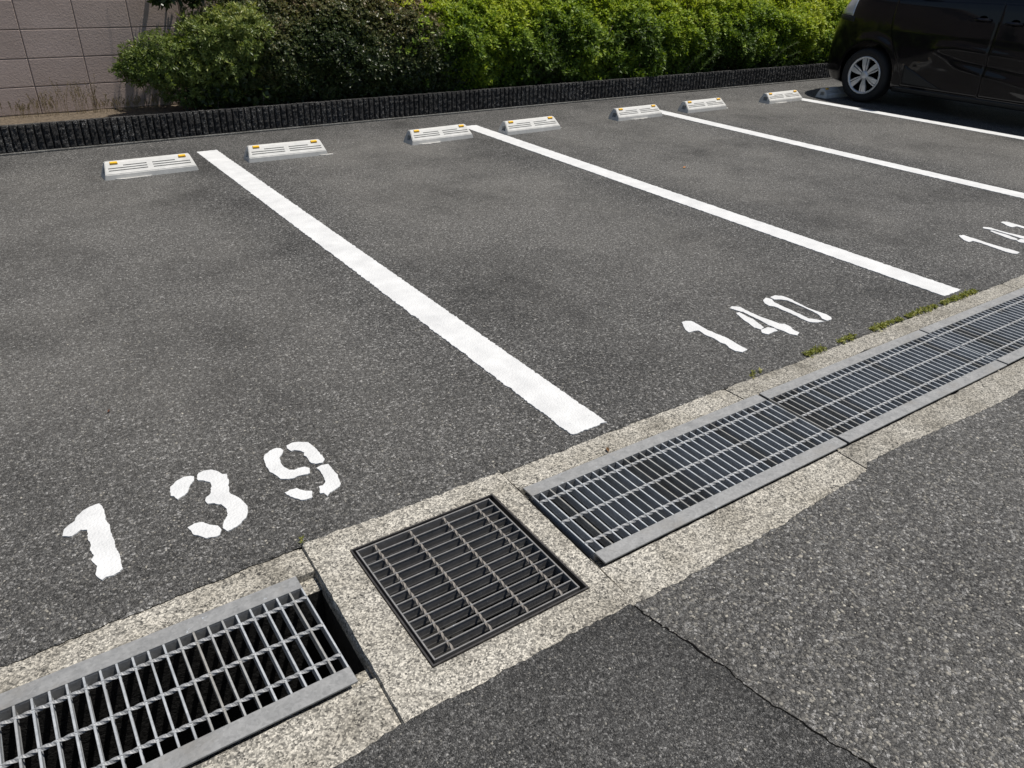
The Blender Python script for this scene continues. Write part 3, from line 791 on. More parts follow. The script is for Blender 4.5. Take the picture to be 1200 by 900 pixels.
# ------------------------------------------------------------------ plants
def leaf_cloud(name, P, D, n_leaf, L, Wd, var, mat, parent, spread=(35, 80), jit=.35, fold=.18):
    """P: shoot tips, D: shoot directions; every shoot carries a rosette of n_leaf folded leaves"""
    n = len(P); D = D/np.linalg.norm(D, axis=1, keepdims=True)
    up = np.where(np.abs(D[:, 2:3]) < .9, np.array([[0, 0, 1.0]]), np.array([[1.0, 0, 0]]))
    A = np.cross(D, up); A /= np.linalg.norm(A, axis=1, keepdims=True); B = np.cross(D, A)
    m = n*n_leaf; idx = np.repeat(np.arange(n), n_leaf)
    az = np.tile(np.arange(n_leaf)*2.39996, n)+RNG.random(m)*.8+np.repeat(RNG.random(n)*6.28, n_leaf)
    tl = np.radians(spread[0]+(spread[1]-spread[0])*RNG.random(m))
    a, b, d = A[idx], B[idx], D[idx]
    rad = a*np.cos(az)[:, None]+b*np.sin(az)[:, None]
    ax = d*np.cos(tl)[:, None]+rad*np.sin(tl)[:, None]
    side = np.cross(ax, d); side /= np.linalg.norm(side, axis=1, keepdims=True)+1e-9
    nrm = np.cross(side, ax)
    s = (1+jit*(RNG.random(m)-.5)*2)[:, None]
    base = P[idx]-d*(RNG.random(m)*L*1.1)[:, None]
    v0 = base; v2 = base+ax*L*s
    mid = base+ax*(L*.52)*s
    v1 = mid+side*Wd*s+nrm*(fold*Wd)*s; v3 = mid-side*Wd*s+nrm*(fold*Wd)*s
    VV = np.stack([v0, v1, v2, v3], 1).reshape(-1, 3)
    k = np.arange(m)[:, None]*4
    FF = np.concatenate([k+np.array([[0, 1, 2]]), k+np.array([[0, 2, 3]])], 1).reshape(-1, 3)
    vv = np.clip(var[idx]+(RNG.random(m)-.5)*.30, 0, 1)
    return link(name, np_mesh(name, VV, FF, np.repeat(vv, 4)), mat, parent)
def tube(name, pts, rads, mat, parent, k=7):
    V = []; Fc = []
    for i, (p, r) in enumerate(zip(pts, rads)):
        p = Vector(p); q = Vector(pts[min(i+1, len(pts)-1)]); o = Vector(pts[max(i-1, 0)]); d = (q-o).normalized()
        a = d.cross(Vector((0.3, 1, .1))).normalized(); b = d.cross(a)
        for j in range(k): V.append(p+(a*math.cos(j*6.283/k)+b*math.sin(j*6.283/k))*r)
    for i in range(len(pts)-1):
        for j in range(k):
            u = i*k+j; v = i*k+(j+1) % k; Fc.append((u, v, v+k, u+k))
    Fc += [tuple(range(k))[::-1], tuple(range((len(pts)-1)*k, len(pts)*k))]
    return link(name, mesh(name, V, Fc, True), mat, parent)
PROF = np.array([(6.85, .17), (6.80, .30), (6.765, .44), (6.775, .58), (6.82, .70), (6.90, .82), (7.00, .93), (7.10, 1.01), (7.19, 1.06)])
seglen = np.hypot(*np.diff(PROF, axis=0).T); cum = np.concatenate([[0], np.cumsum(seglen)]); PL = cum[-1]
def prof_at(u):
    s = u*PL; y = np.interp(s, cum, PROF[:, 0]); z = np.interp(s, cum, PROF[:, 1])
    e = .02; y2 = np.interp(np.clip(s+e, 0, PL), cum, PROF[:, 0]); z2 = np.interp(np.clip(s+e, 0, PL), cum, PROF[:, 1])
    y1 = np.interp(np.clip(s-e, 0, PL), cum, PROF[:, 0]); z1 = np.interp(np.clip(s-e, 0, PL), cum, PROF[:, 1])
    ty, tz = y2-y1, z2-z1; l = np.hypot(ty, tz); return y, z, -tz/l, ty/l
def fbm(X, Y, Z, s, seed):
    return np.array([mnoise.fractal(Vector((x*s+seed, y*s, z*s)), 1.0, 2.0, 3) for x, y, z in zip(X, Y, Z)])
def hedge(name, label, x0, x1, n, mat, L, Wd, nl, hscale=1.0, bumps=.05, seed=0.0, shell=.16, lift=.0, varb=.45, spread=(35, 80), endr=.12, ug=.45):
    t = tag(empty(name, ((x0+x1)/2, 7.0, .165)), label, 'hedge')
    u = RNG.random(n); X = np.clip(x0+(x1-x0)*RNG.random(n)+RNG.normal(0, .20, n), x0-.45, x1+.35)
    y, z, ny, nzz = prof_at(u)
    ed = np.clip((x1+.35-X)/endr, 0, 1) if endr > 0 else np.ones(n); sh = np.sqrt(1-(1-ed)**2)
    y = 7.19-(7.19-y)*(.72+.28*sh); z = .165+(z-.165)*hscale*(.80+.20*sh)+lift
    b = fbm(X, y, z, 2.6, seed)*bumps*1.6+fbm(X, y, z, 8, seed+9)*bumps*.6
    depth = np.minimum(RNG.exponential(shell*.32, n), shell*1.8)
    off = b-depth
    P = np.stack([X, y+ny*off, z+nzz*off], 1)
    P[:, 1] = np.minimum(P[:, 1], 7.185); P[:, 2] = np.maximum(P[:, 2], .185)
    D = np.stack([RNG.normal(0, .38, n), ny+RNG.normal(0, .35, n), nzz+.55+RNG.normal(0, .35, n)], 1)
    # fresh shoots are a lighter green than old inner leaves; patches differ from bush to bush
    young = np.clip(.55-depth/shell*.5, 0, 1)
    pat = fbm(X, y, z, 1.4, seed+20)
    var = np.clip(varb-.22+.42*young+pat*.45+(u-.5)*ug+RNG.normal(0, .10, n), 0, 1)  # height term: young tips, plus sunlit top and shaded foot painted in
    loc = t.location
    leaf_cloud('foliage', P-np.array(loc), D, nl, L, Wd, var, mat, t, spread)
    for k in range(max(3, int((x1-x0)*3))):
        xx = x0+.1+(x1-x0-.2)*random.random(); yy = 6.92+.2*random.random()
        pts = [(xx-loc[0], yy-loc[1], .0)]
        for q in range(4): pts.append((pts[-1][0]+random.uniform(-.07, .07), pts[-1][1]+random.uniform(-.05, .05), pts[-1][2]+.14*hscale))
        tube('stem', pts, [.011, .009, .007, .005, .003], M_BARK, t, 5)
    return t
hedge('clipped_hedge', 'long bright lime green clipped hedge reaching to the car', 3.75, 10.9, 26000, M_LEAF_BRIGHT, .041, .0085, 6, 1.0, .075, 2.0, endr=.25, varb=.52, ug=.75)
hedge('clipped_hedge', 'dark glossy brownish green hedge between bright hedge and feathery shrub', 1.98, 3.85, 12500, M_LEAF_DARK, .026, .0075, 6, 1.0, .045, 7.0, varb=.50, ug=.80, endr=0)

# feathery light green shrub at the hedge's end
def feathery():
    t = tag(empty('feathery_shrub', (1.62, 6.97, .165)), 'feathery green shrub spilling over the wall end of the hedge', 'shrub')
    n = 6500; LO = np.array(t.location)
    c = [((1.78, 6.94, .58), (.36, .21, .33)), ((1.36, 6.90, .55), (.32, .16, .20)), ((1.22, 6.88, .52), (.22, .12, .11)), ((2.02, 6.93, .70), (.30, .22, .26)), ((1.70, 6.97, .34), (.42, .16, .16))]
    wts = np.array([.36, .20, .08, .22, .14]); Ps = []; Ds = []; dep = []
    for (cc, rr), wt in zip(c, wts):
        m = int(n*wt); d = RNG.normal(0, 1, (m, 3)); d[:, 1] -= .35; d[:, 2] += .15; d /= np.linalg.norm(d, axis=1, keepdims=True)
        r = 1-np.minimum(RNG.exponential(.14, m), .8)
        b = fbm(d[:, 0]+cc[0], d[:, 1], d[:, 2], 2.2, 3.0)*.26
        Ps.append(np.array(cc)+d*np.array(rr)*(r+b)[:, None]); Ds.append(d+np.array([0, 0, .3])+RNG.normal(0, .3, (m, 3))); dep.append(r)
    P = np.concatenate(Ps); D = np.concatenate(Ds); dep = np.concatenate(dep)
    P[:, 1] = np.minimum(P[:, 1], 7.19); P[:, 2] = np.maximum(P[:, 2], .19)
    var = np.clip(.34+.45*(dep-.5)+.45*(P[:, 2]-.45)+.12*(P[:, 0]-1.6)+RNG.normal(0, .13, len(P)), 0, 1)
    leaf_cloud('foliage', P-LO, D, 8, .030, .0042, var, M_LEAF_SHRUB, t, (30, 75))
    # long arching sprays
    SP = []; SD = []
    for k in range(46):
        a = random.uniform(-2.9, .2); st = Vector((random.uniform(1.25, 2.1), random.uniform(6.80, 6.92), random.uniform(.45, .82)))
        dr = Vector((math.cos(a)*.6-.25, -.35*random.random(), random.uniform(-.15, .55))).normalized(); Ln = random.uniform(.10, .24)
        for q in range(14):
            f = q/13; p = st+dr*Ln*f+Vector((0, 0, -.07*f*f)); SP.append(p); SD.append(dr+Vector((0, 0, -.4*f)))
    SP = np.array([p[:] for p in SP]); SD = np.array([p[:] for p in SD])
    leaf_cloud('spray', SP-LO, SD, 4, .026, .0045, np.full(len(SP), .68), M_LEAF_SHRUB, t, (45, 75))
    for k in range(7):
        x = random.uniform(-.35, .4); pts = [(x*.5, random.uniform(-.04, .06), 0), (x*.7, -.02, .14), (x*.9, -.04, .30), (x*1.05, -.05, .44)]
        tube('stem', pts, [.012, .010, .007, .003], M_BARK, t, 5)
feathery()

# broad-leaved undergrowth at the foot of the shrub
def broad(x, y, z, k, seed, label):
    t = tag(empty('undergrowth_plant', (x, y, z)), label, 'plant', 'broad leaved seedlings under the shrub')
    n = k; P = np.stack([RNG.normal(0, .09, n), RNG.normal(0, .03, n), .03+.16*RNG.random(n)], 1)
    D = np.stack([RNG.normal(0, .4, n), RNG.normal(-.5, .3, n), np.full(n, .8)], 1)
    leaf_cloud('foliage', P, D, 3, .048, .019, np.clip(RNG.normal(.45, .15, n), 0, 1), M_LEAF_TREE, t, (40, 80), fold=.12)
    tube('stem', [(0, .02, 0), (.01, .01, .07), (.0, .0, .15)], [.005, .004, .002], M_BARK, t, 5)
broad(1.72, 6.815, .175, 26, 1, 'broad leaved seedlings in shade under the feathery shrub')
broad(2.10, 6.815, .175, 18, 2, 'broad leaved seedlings where shrub and dark hedge meet')

# pale fern fronds leaning out of the hedge foot
def GY(px_, py_, Y):
    d = CF*FPX+CR*(px_-600)+CU*(450-py_); t = Y/d.y; return Vector((d.x*t, Y, CAMH+d.z*t))
def fern(pairs, label):
    b0 = GY(*pairs[0][0], 6.79); t = tag(empty('fern', (b0.x, 6.80, .17)), label, 'fern', 'fern fronds at the hedge foot')
    for a, b in pairs:
        A, B = GY(*a, 6.77)-t.location, GY(*b, 6.69)-t.location; P = []; D = []
        for k in range(22):
            f = k/21; P.append((A.lerp(B, f)+Vector((0, 0, .03*math.sin(f*3.1))))[:]); D.append((B-A)[:])
        leaf_cloud('frond', np.array(P), np.array(D), 4, .034, .0055, np.full(22, .5), M_LEAF_FERN, t, (60, 80))
        tube('stem', [(A.x*.6, .0, .0), tuple(A), tuple(A.lerp(B, .5)+Vector((0, .003, .028))), tuple(B)], [.003, .0025, .002, .001], M_BARK, t, 5)
fern([((816, 88), (843, 61)), ((806, 80), (826, 62))], 'pale fern fronds low in the hedge above the third pair of wheel stops')
fern([((902, 72), (936, 49)), ((905, 80), (938, 60)), ((915, 82), (936, 68))], 'pale fern fronds low in the hedge beside the black car')

# small tree against the wall
def tree(name, label, base, h, forks, crown, nleaf, seed, L=.06, Wd=.014):
    rs = random.Random(seed); t = tag(empty(name, base), label, 'tree')
    def limb(p, d, L_, r, depth, par):
        pts = [p]; rads = [r]; dd = Vector(d).normalized()
        for i in range(5):
            dd = (dd+Vector((rs.uniform(-.18, .18), rs.uniform(-.08, .08), rs.uniform(-.05, .16)))).normalized()
            pts.append(tuple(Vector(pts[-1])+dd*L_/5)); rads.append(r*(1-.12*(i+1)))
        o = tube('trunk' if depth == 0 else 'limb', pts, rads, M_BARK, par, 8)
        tips.append(pts[-1])
        if depth < 2:
            for k in range(forks):
                i = rs.choice((3, 4, 5)); a = rs.uniform(0, 6.28); nd = (dd+Vector((math.cos(a)*.8, math.sin(a)*.35, .1))).normalized()
                limb(pts[i], nd, L_*.62, rads[i]*.66, depth+1, par if depth else t)
    tips = []
    limb((0, 0, 0), (-.04, 0, 1), h, .030 if h < 1.5 else .06, 0, t)
    P = []; D = []
    for (cc, rr, wt) in crown:
        m = int(nleaf*wt); d = RNG.normal(0, 1, (m, 3)); d /= np.linalg.norm(d, axis=1, keepdims=True); r = RNG.random(m)**.45
        b = fbm(d[:, 0]*1.4+cc[0], d[:, 1]*1.4, d[:, 2]*1.4, 1.6, seed)*.45
        P.append(np.array(cc)+d*np.array(rr)*(r*(1+b))[:, None]); D.append(d*.6+np.array([0, 0, -.35])+RNG.normal(0, .3, (m, 3)))
    P = np.concatenate(P); D = np.concatenate(D)
    gap = fbm(P[:, 0], P[:, 1], P[:, 2], 3.5 if h < 1.5 else 1.6, seed+4) > -.22; P, D = P[gap], D[gap]
    P[:, 1] = np.minimum(P[:, 1], 7.18-base[1]) if base[1] < 7.2 else P[:, 1]
    leaf_cloud('crown', P, D, 5, L, Wd, np.clip(RNG.normal(.45, .2, len(P)), 0, 1), M_LEAF_TREE, t, (40, 85))
    return t
tree('small_tree', 'slender small tree with dark leaves rising behind the feathery shrub', (1.60, 7.06, .165), 1.0, 3,
     [((-.15, -.06, .86), (.13, .07, .10), .40), ((.10, -.05, .86), (.11, .06, .09), .32), ((-.05, -.02, 1.15), (.20, .09, .16), .28)], 260, 5)

# dry weeds along the foot of the wall
def weed(x, y, n, hh, label):
    t = tag(empty('dry_weed', (x, y, .175)), label, 'weed', 'dry straw coloured weeds along the wall foot')
    V = []; Fc = []; va = []
    for k in range(n):
        bx, by = random.gauss(0, .035), random.gauss(0, .012); L_ = hh*random.uniform(.5, 1.1); a = random.uniform(-.35, .35); b = random.uniform(-.25, .05)
        w_ = .0011; i0 = len(V)
        for q in range(4):
            f = q/3; V += [(bx+a*L_*f*f-w_*(1-.6*f), by+b*L_*f*f, L_*f), (bx+a*L_*f*f+w_*(1-.6*f), by+b*L_*f*f, L_*f)]; va += [random.random()]*2
        for q in range(3): Fc += [(i0+2*q, i0+2*q+1, i0+2*q+3), (i0+2*q, i0+2*q+3, i0+2*q+2)]
        for q in range(9):                              # seed head
            f = .55+.45*q/8; cx, cy, cz = bx+a*L_*f*f, by+b*L_*f*f, L_*f; i0 = len(V); s = random.choice((-1, 1))*random.uniform(.004, .010)
            V += [(cx, cy, cz), (cx+s, cy-.002, cz+.007), (cx+s*.4, cy-.001, cz+.013)]; va += [random.random()]*3; Fc.append((i0, i0+1, i0+2))
    me = np_mesh('stalks', V, Fc, va); link('stalks', me, M_STRAW, t)
for i, (x, n, hh) in enumerate(((.30, 9, .14), (.38, 12, .13), (.47, 10, .17), (.55, 14, .16), (.66, 8, .25), (.74, 14, .24), (.80, 9, .26), (.88, 12, .12), (1.02, 14, .12), (1.14, 14, .10), (1.30, 12, .11))):
    weed(x, 7.15-.05*random.random(), n, hh, 'dry straw coloured weed tuft at the foot of the block wall')

# moss and small weeds where the asphalt meets the gutter
def moss(x, ln, n, label):
    n = int(n*.6); y = lot_base(x)+.006; t = tag(empty('kerb_weed', (x, y, 0)), label, 'weed', 'low green weeds along the gutter edge')
    P = np.stack([(RNG.random(n)-.5)*ln, RNG.normal(.008, .008, n), .002+.009*RNG.random(n)], 1)
    D = np.stack([RNG.normal(0, .5, n), RNG.normal(0, .5, n), np.ones(n)], 1)
    leaf_cloud('leaves', P, D, 5, .010, .0026, np.clip(RNG.normal(.5, .22, n), 0, 1), M_LEAF_WEED, t, (30, 85))
for x, ln, n, lb in ((2.21, .07, 26, 'tiny weed sprig by the concrete gutter joint'), (2.57, .12, 130, 'small low weed clump nearest the single tiny sprig on the gutter edge'), (2.785, .11, 120, 'small low weed clump second from the tiny sprig on the gutter edge'),
                     (3.07, .22, 260, 'long low weed strip on gutter edge past number 140'), (3.34, .24, 260, 'low weed strip on gutter edge short of the 140/141 line'), (3.66, .30, 330, 'low weed strip on gutter edge below the 140/141 line'), (.435, .03, 5, 'tiny weed in the corner of the pit block')):
    moss(x, ln, n, lb)

# fallen leaves
def dry_leaf(x, y, z, rz, label, col, s=.02):
    V = [(-s, 0, 0), (-s*.3, s*.42, .003), (s*.5, s*.34, .004), (s*1.1, 0, .001), (s*.5, -s*.34, .005), (-s*.3, -s*.42, .002), (0, 0, -.001)]
    me = mesh('dry_leaf', V, [(0, 6, 1), (1, 6, 2), (2, 6, 3), (3, 6, 4), (4, 6, 5), (5, 6, 0)])
    o = tag(link('dry_leaf', me, flat('dry_leaf', col, .8), None, (x, y, z)), label, 'leaf', 'small fallen leaves'); o.rotation_euler = (0, 0, rz)
dry_leaf(.205, 1.115, -.565, .4, 'reddish fallen leaf lying down inside the open gutter', (.25, .09, .04), .03)
a = G(712, 528); dry_leaf(a[0], a[1], .003, 1.1, 'small brown leaf on concrete above the grate', (.16, .09, .04), .012)
a = G(802, 197); dry_leaf(a[0], a[1], .006, .3, 'tiny orange leaf beside the 140/141 line', (.42, .17, .04), .02)
a = G(128, 483); dry_leaf(a[0], a[1], .004, .9, 'tiny dark brown leaf on the asphalt of bay 139', (.10, .04, .02), .008)

# ------------------------------------------------------------------ black car
CX = 9.272                     # centre line; nose towards the hedge (+Y)
YR, YF = 1.93, 6.12
AX_F, AX_R, WR = 5.295, 2.56, .288
def smooth(a, b, x):
    t = max(0.0, min(1.0, (x-a)/(b-a))); return t*t*(3-2*t)
def interp(p, x):
    for (a, b), (c, d) in zip(p, p[1:]):
        if x <= c: return b+(d-b)*max(0, (x-a))/(c-a)
    return p[-1][1]
def roof(y):                   # upper outline along the car
    return interp([(1.93, .95), (2.0, 1.25), (2.12, 1.48), (2.35, 1.62), (3.0, 1.675), (3.9, 1.665), (4.3, 1.62), (4.75, 1.44), (5.12, 1.225), (5.5, 1.155), (5.80, 1.085), (6.0, 1.0), (6.12, .93)], y)
def floor_(y): return interp([(1.93, .34), (2.1, .25), (2.5, .20), (4.8, .165), (5.6, .165), (5.95, .165), (6.12, .185)], y)
def nose(z): return interp([(.15, -.10), (.28, -.01), (.42, 0), (.55, -.01), (.70, -.03), (.85, -.06), (.95, -.10), (1.05, -.17), (1.2, -.30), (1.7, -.34)], z)
def prof(z): return interp([(.15, .945), (.22, .968), (.34, .985), (.50, .996), (.62, 1.0), (.76, .998), (.90, .986), (1.02, .972), (1.10, .958), (1.3, .89), (1.5, .805), (1.60, .745), (1.68, .69)], z)
def side_relief(y, z):
    d = 0.0
    # boomerang-shaped crease over both doors: upper arm, lower arm and the round bend between them
    def seg(px_, pz_, qx, qz, wdt, amp):
        vx, vz = qx-px_, qz-pz_; L2 = vx*vx+vz*vz; t = max(0, min(1, ((y-px_)*vx+(z-pz_)*vz)/L2))
        dd = math.hypot(y-px_-t*vx, z-pz_-t*vz); return amp*math.exp(-(dd/wdt)**2)
    path = [(2.4, .50), (3.0, .555), (3.66, .585), (4.05, .632), (4.35, .655), (4.52, .640), (4.56, .610), (4.48, .555), (4.25, .480), (3.97, .420), (3.6, .350), (3.0, .30)]
    dd = 9; 
    for (a, b), (c, e) in zip(path, path[1:]):
        vx, vz = c-a, e-b; t = max(0, min(1, ((y-a)*vx+(z-b)*vz)/(vx*vx+vz*vz))); dd = min(dd, math.hypot(y-a-t*vx, z-b-t*vz))
    d += .008*math.exp(-(dd/.055)**2)
    d -= .010*smooth(.12, .0, abs(z-.53))*smooth(4.6, 4.3, y)*smooth(2.3, 2.8, y)
    # swelling wheel arch
    for ax in (AX_F, AX_R):
        r = math.hypot(y-ax, z-WR); d += .016*math.exp(-((r-.36)/.06)**2)
    return d
def surf(t, z, off=0.0):
    """half-width of the body and real y at station t (0 rear .. 1 nose) and height z"""
    yn = YR+t*(YF-YR); y = YR+t*(YF+nose(z)-YR)
    d = (1-t)*(YF-YR); e = t*(YF-YR)
    f = 1.0
    if d < .95: f = (1-(1-d/.95)**2.7)**(1/2.7)
    if e < .45: f *= (1-(1-e/.45)**4)**(1/4)
    x = .845*prof(z)*f
    k = smooth(.0, .35, d)*smooth(0, .2, e)
    return x+(side_relief(y, z)+off)*k, y
def body_mesh():
    nt_, ns = 150, 46; V = []; Fc = []; ncol = ns+10
    for i in range(nt_+1):
        u = i/nt_; t = .5-.5*math.cos(math.pi*u); t = .35*t+.65*u
        t = min(1, max(0, t)); yn = YR+t*(YF-YR); zt = roof(yn); zb = floor_(yn)
        col = [(0, surf(t, zb)[1], zb)]
        zs = zb+.0; rr = .07 if zt > 1.3 else .055
        for j in range(ns):
            z = zb+(zt-rr-zb)*j/(ns-1); x, y = surf(t, z); 
            if j == 0: x *= .94
            col.append((x, y, z))
        xe, ye = surf(t, zt-rr)
        for k in range(1, 10):
            a = k/9*math.pi/2; x = xe*(math.cos(a)**.55); z = zt-rr+rr*math.sin(a)**.9+(.02*(1-x/max(xe, 1e-4)))
            col.append((x if k < 9 else 0, ye, z))
        V.append(col)
    nc = len(V[0]); verts = []; idx = {}
    for i, c in enumerate(V):
        for j, (x, y, z) in enumerate(c): idx[i, j, 1] = len(verts); verts.append((-x, y, z)); idx[i, j, -1] = len(verts); verts.append((x, y, z))
    for i in range(nt_):
        for j in range(nc-1):
            for s in (1, -1):
                f = (idx[i, j, s], idx[i+1, j, s], idx[i+1, j+1, s], idx[i, j+1, s]); Fc.append(f if s > 0 else f[::-1])
    me = mesh('body', verts, Fc); fixn(me); return me
def arch_cutter():
    bm = bmesh.new()
    for ax in (AX_F, AX_R):
        for s in (-1, 1):
            ra = .338; sec = [(ax-ra, -.3), (ax+ra, -.3)]+[(ax+ra*math.cos(math.pi*k/32), WR+.012+ra*math.sin(math.pi*k/32)) for k in range(33)]
            xa, xb = (s*.62, s*1.1) if s > 0 else (s*1.1, s*.62)
            A = [bm.verts.new((xa, y, z)) for y, z in sec]; B = [bm.verts.new((xb, y, z)) for y, z in sec]; n = len(sec)
            bm.faces.new(A); bm.faces.new(B)
            for k in range(n): bm.faces.new((A[k-1], A[k], B[k], B[k-1]))
    bmesh.ops.recalc_face_normals(bm, faces=bm.faces)
    me = bpy.data.meshes.new('c'); bm.to_mesh(me); bm.free(); return me
def car_paint():
    q = NB('black_car_paint'); b = q.b
    q.done((.0042, .0032, .0050), .3, .0, None, .12)
    b.inputs['Coat Weight'].default_value = .6; b.inputs['Coat Roughness'].default_value = .03
    return q.m
M_CAR = car_paint()
M_TRIM = flat('black_trim', (.010, .011, .012), .55)
M_TYRE = flat('tyre_rubber', (.012, .012, .013), .8)
M_WHEEL = flat('silver_wheel', (.62, .63, .65), .36, .45)
M_GAP = flat('panel_gap', (.002, .002, .002), 1.0, 0, 0)
def glass_dark():
    q = NB('car_glass'); q.done((.012, .014, .016), .04, 0, None, .6); return q.m
M_CGLASS = glass_dark()
M_LENS = flat('headlight_lens', (.62, .65, .67), .12, .3)
M_CHROME = flat('chrome', (.65, .65, .66), .15, 1.0)
car = tag(empty('parked_car', (CX, 0, 0)), 'shiny black minivan parked nose to the hedge with silver wheels', 'car')
bme = body_mesh()
bcut = boolean(bme, arch_cutter())
for p in bcut.polygons: p.use_smooth = True
bcut.materials.clear()
try: bcut.set_sharp_from_angle(angle=R(32))
except Exception: pass
body = link('body', bcut, M_CAR, car)
def tz(y, z):                     # station for a real y at height z
    return (y-YR)/(YF+nose(z)-YR)
def panel(name, outline, off, mat, parent, side=-1, ny=26, nzz=26, thick=.012, smooth_=True):
    """patch of the body side between two rails: outline(v)->(y_rear, y_front) for v in 0..1, plus z range"""
    zlo, zhi, fy = outline; V = []; Fc = []
    for lay, o_ in ((0, off), (1, off-thick)):
        for j in range(nzz+1):
            v = j/nzz
            for i in range(ny+1):
                u = i/ny; ya, yb = fy(v); y = ya+(yb-ya)*u; z = zlo(u) + (zhi(u)-zlo(u))*v
                edge = .003 if lay == 0 and (i in (0, ny) or j in (0, nzz)) else 0
                x, yy = surf(tz(y, z), z, o_-edge); V.append((side*x, yy, z))
    n1 = (ny+1)*(nzz+1); w_ = ny+1
    for j in range(nzz):
        for i in range(ny):
            a = j*w_+i; Fc.append((a, a+1, a+w_+1, a+w_))
    ring = [i for i in range(w_)]+[j*w_+ny for j in range(1, nzz+1)]+[nzz*w_+i for i in range(ny-1, -1, -1)]+[j*w_ for j in range(nzz-1, 0, -1)]
    for a, b in zip(ring, ring[1:]+ring[:1]): Fc.append((a, b, b+n1, a+n1))
    me = fixn(mesh(name, V, Fc, smooth_))
    o = link(name, me, mat, parent); return o
for s in (-1, 1):
    # panel gap sheets, then door skins proud of them
    fd = panel('door', (lambda u: .228+.0*u, lambda u: 1.085-.02*u, lambda v: (4.020-.0*v, 4.86+.25*smooth(0, .75, v))), .005, M_CAR, car, s, 76, 76)
    rd = panel('door', (lambda u: .232, lambda u: 1.10-.015*u, lambda v: (2.95+.05*v, 4.010)), .005, M_CAR, car, s, 70, 70)
    for dd, yc in ((fd, 4.165), (rd, 3.865)):
        # recess cup and pull bar
        z = .93 if dd is fd else .915
        x, yy = surf(tz(yc, z), z, .006)
        bm = bmesh.new(); bmesh.ops.create_uvsphere(bm, u_segments=16, v_segments=8, radius=1)
        bmesh.ops.transform(bm, matrix=Matrix.Translation((s*(x-.001), yc+(.005 if dd is fd else -.005), z+.004)) @ Matrix.Diagonal((.004, .045, .034, 1)), verts=bm.verts)
        me = bpy.data.meshes.new('handle_cup'); bm.to_mesh(me); bm.free(); link('handle_cup', me, M_GAP, dd)
        bm = bmesh.new(); bmesh.ops.create_cube(bm, size=1)
        bmesh.ops.transform(bm, matrix=Matrix.Translation((s*(x+.018), yc, z)) @ Matrix.Diagonal((.020, .165, .030, 1)), verts=bm.verts)
        bmesh.ops.bevel(bm, geom=bm.edges[:], offset=.009, segments=3, affect='EDGES')
        me = bpy.data.meshes.new('handle'); bm.to_mesh(me); bm.free(); [setattr(p, 'use_smooth', True) for p in me.polygons]
        hd = link('handle', me, M_CAR, dd)
    # side windows
    win = panel('window', (lambda u: 1.118-.02*u, lambda u: 1.50-.26*max(0, u-.35)**1.0, lambda v: (4.09, 4.98-.42*v)), .004, M_CGLASS, car, s, 20, 12)
    win2 = panel('window', (lambda u: 1.128, lambda u: 1.52-.01*u, lambda v: (3.05, 3.94)), .004, M_CGLASS, car, s, 20, 12)
    win3 = panel('window', (lambda u: 1.15, lambda u: 1.50, lambda v: (2.3, 2.96)), .004, M_CGLASS, car, s, 16, 12)
    panel('door_pillar', (lambda u: 1.115, lambda u: 1.52, lambda v: (3.955, 4.075)), .003, M_TRIM, car, s, 4, 12)
    # black lower cladding triangle behind the front wheel, side sill
    panel('cladding', (lambda u: .255, lambda u: .262+.185*u, lambda v: (4.36+.30*v*.2, 4.845)), .012, M_TRIM, car, s, 16, 10)
    panel('sill', (lambda u: .168, lambda u: .222, lambda v: (2.92, 4.93)), .010, M_TRIM, car, s, 30, 4)
    # front fender edge line and headlight
    hl = panel('headlight', (lambda u: .87+.01*u, lambda u: 1.06-.03*u, lambda v: (5.64, 5.89+.01*v)), .006, M_LENS, car, s, 14, 8)
    panel('lamp_surround', (lambda u: .81+.02*u, lambda u: .863+.008*u, lambda v: (5.60, 5.92)), .007, M_TRIM, car, s, 12, 4)
    panel('tail_light', (lambda u: .95, lambda u: 1.35, lambda v: (1.99, 2.12)), .006, flat('tail_lens', (.35, .01, .01), .15), car, s, 6, 8)
# hood lip, grille, plate, windscreen, bumper details
def strip(name, pts, halfw, mat, parent, thick=.004):
    V = []; Fc = []
    for (p, n_) in pts:
        p = Vector(p); n_ = Vector(n_); V += [p-n_*halfw, p+n_*halfw]
    for i in range(len(pts)-1): Fc.append((2*i, 2*i+2, 2*i+3, 2*i+1))
    return link(name, mesh(name, V, Fc, True), mat, parent)
V = []; Fc = []
for j in range(9):
    v = j/8
    for i in range(17):
        u = i/16*2-1; yn = 5.10-(5.10-4.34)*v; z = roof(yn)+.008; xw = (.70-.10*v)*u; V.append((xw, yn+.004-.05*u*u*(1-v), z-.0+.018*(1-u*u)))
for j in range(8):
    for i in range(16):
        a = j*17+i; Fc.append((a, a+1, a+18, a+17))
link('windscreen', fixn(mesh('windscreen', V, Fc, True)), M_CGLASS, car)
link('number_plate', bevel_box('number_plate', .33, .012, .165, .003, (0, YF+.008, .42)), flat('plate_white', (.7, .7, .7), .5), car)
link('grille', bevel_box('grille', .46, .03, .10, .01, (0, YF-.03, .62)), M_TRIM, car)
for s in (-1, 1):
    me = bevel_box('mirror', .10, .19, .13, .035, (s*.845, 4.78, 1.17), 3); link('mirror', me, M_CAR, car)
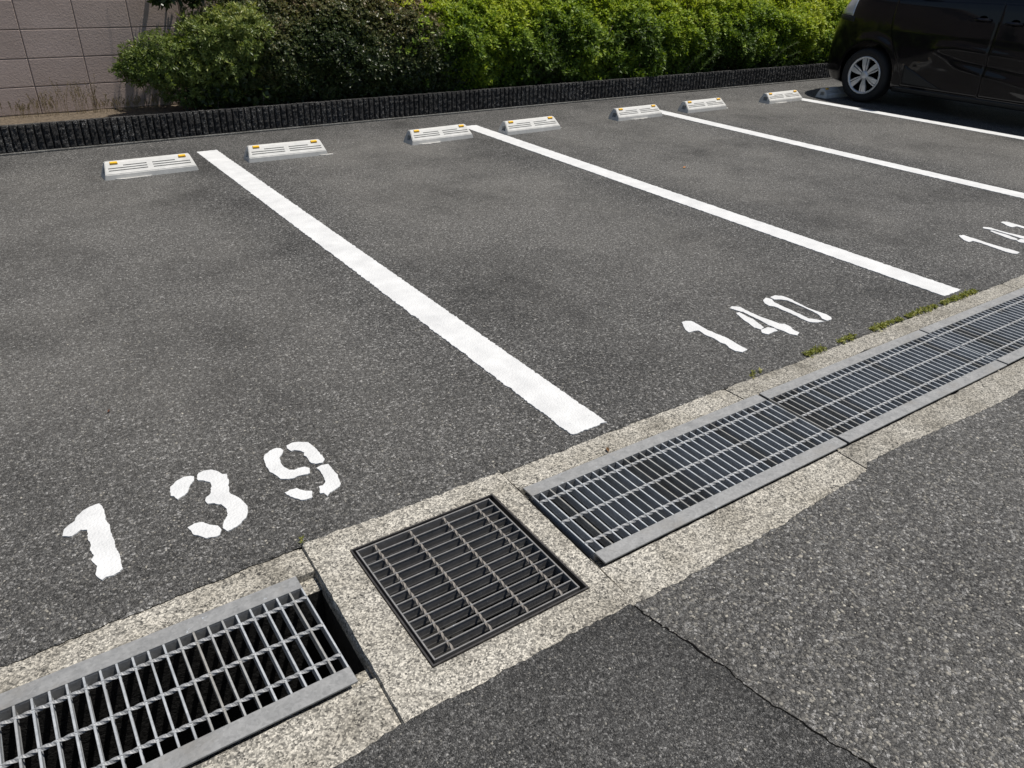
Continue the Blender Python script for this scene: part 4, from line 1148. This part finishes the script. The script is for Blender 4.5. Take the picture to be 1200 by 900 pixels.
# wheels
def lathe(name, pr, seg=48):
    V = []; Fc = []; k = len(pr)
    for i in range(seg):
        a = i*6.28318/seg
        for r, x in pr: V.append((x, r*math.cos(a), r*math.sin(a)))
    for i in range(seg):
        j = (i+1) % seg
        for q in range(k-1): Fc.append((i*k+q, j*k+q, j*k+q+1, i*k+q+1))
    return fixn(mesh(name, V, Fc, True))
me_tyre = lathe('tyre', [(.195, .075), (.205, .086), (.235, .094), (.262, .090), (.278, .074), (.284, .040), (.2865, 0), (.284, -.040), (.278, -.074), (.262, -.09), (.235, -.094), (.195, -.08)])
me_tyre.materials.append(M_TYRE)
me_ring = lathe('rim_ring', [(.172, .060), (.176, .080), (.190, .086), (.1985, .082), (.1985, .070), (.172, .060)]); me_ring.materials.append(M_WHEEL)
me_back = lathe('rim_dish', [(.0, .028), (.17, .030), (.178, .062)]); me_back.materials.append(M_GAP)
def spoke_mesh():
    V = []; Fc = []
    def wedge(a0i, a1i, a0o, a1o, ri, ro, zi, zo, th):
        i = len(V)
        for r, a0, a1, x in ((ri, a0i, a1i, zi), ((ri+ro)/2, (a0i+a0o)/2, (a1i+a1o)/2, (zi+zo)/2+.004), (ro, a0o, a1o, zo)):
            for a in (a0, a1):
                a = R(a); V.append((x, r*math.sin(a), r*math.cos(a))); V.append((x-th, r*math.sin(a), r*math.cos(a)))
        for q in (0, 4):
            b = i+q; Fc.extend([(b, b+2, b+6, b+4), (b+1, b+5, b+7, b+3), (b, b+4, b+5, b+1), (b+2, b+3, b+7, b+6)])
        Fc.extend([(i, i+1, i+3, i+2), (i+8, i+10, i+11, i+9)])
    wedge(-22, 6, -13.5, 4.5, .036, .178, .076, .079, .02)
    wedge(11, 24, 8.0, 12.5, .036, .178, .070, .074, .02)
    return fixn(mesh('spoke', V, Fc))
me_spoke = spoke_mesh(); me_spoke.materials.append(M_WHEEL)
me_hub = lathe('hub_cap', [(0, .086), (.022, .086), (.030, .083), (.046, .078), (.048, .055)], 32); me_hub.materials.append(M_WHEEL)
for ax in (AX_F, AX_R):
    for s in (-1, 1):
        wl = link('wheel', me_tyre, None, car, (s*.755, ax, WR-.002)); wl.rotation_euler = (R(7), 0, math.pi if s < 0 else 0)
        link('rim_ring', me_ring, None, wl); link('rim_dish', me_back, None, wl); link('hub_cap', me_hub, None, wl)
        for k in range(6):
            sp = link('spoke', me_spoke, None, wl); sp.rotation_euler = (k*math.pi/3, 0, 0)
# dark underbody so that no light passes beneath the sills
link('underbody', bevel_box('underbody', 1.15, 3.4, .10, .02, (0, 3.9, .23)), M_GAP, car)
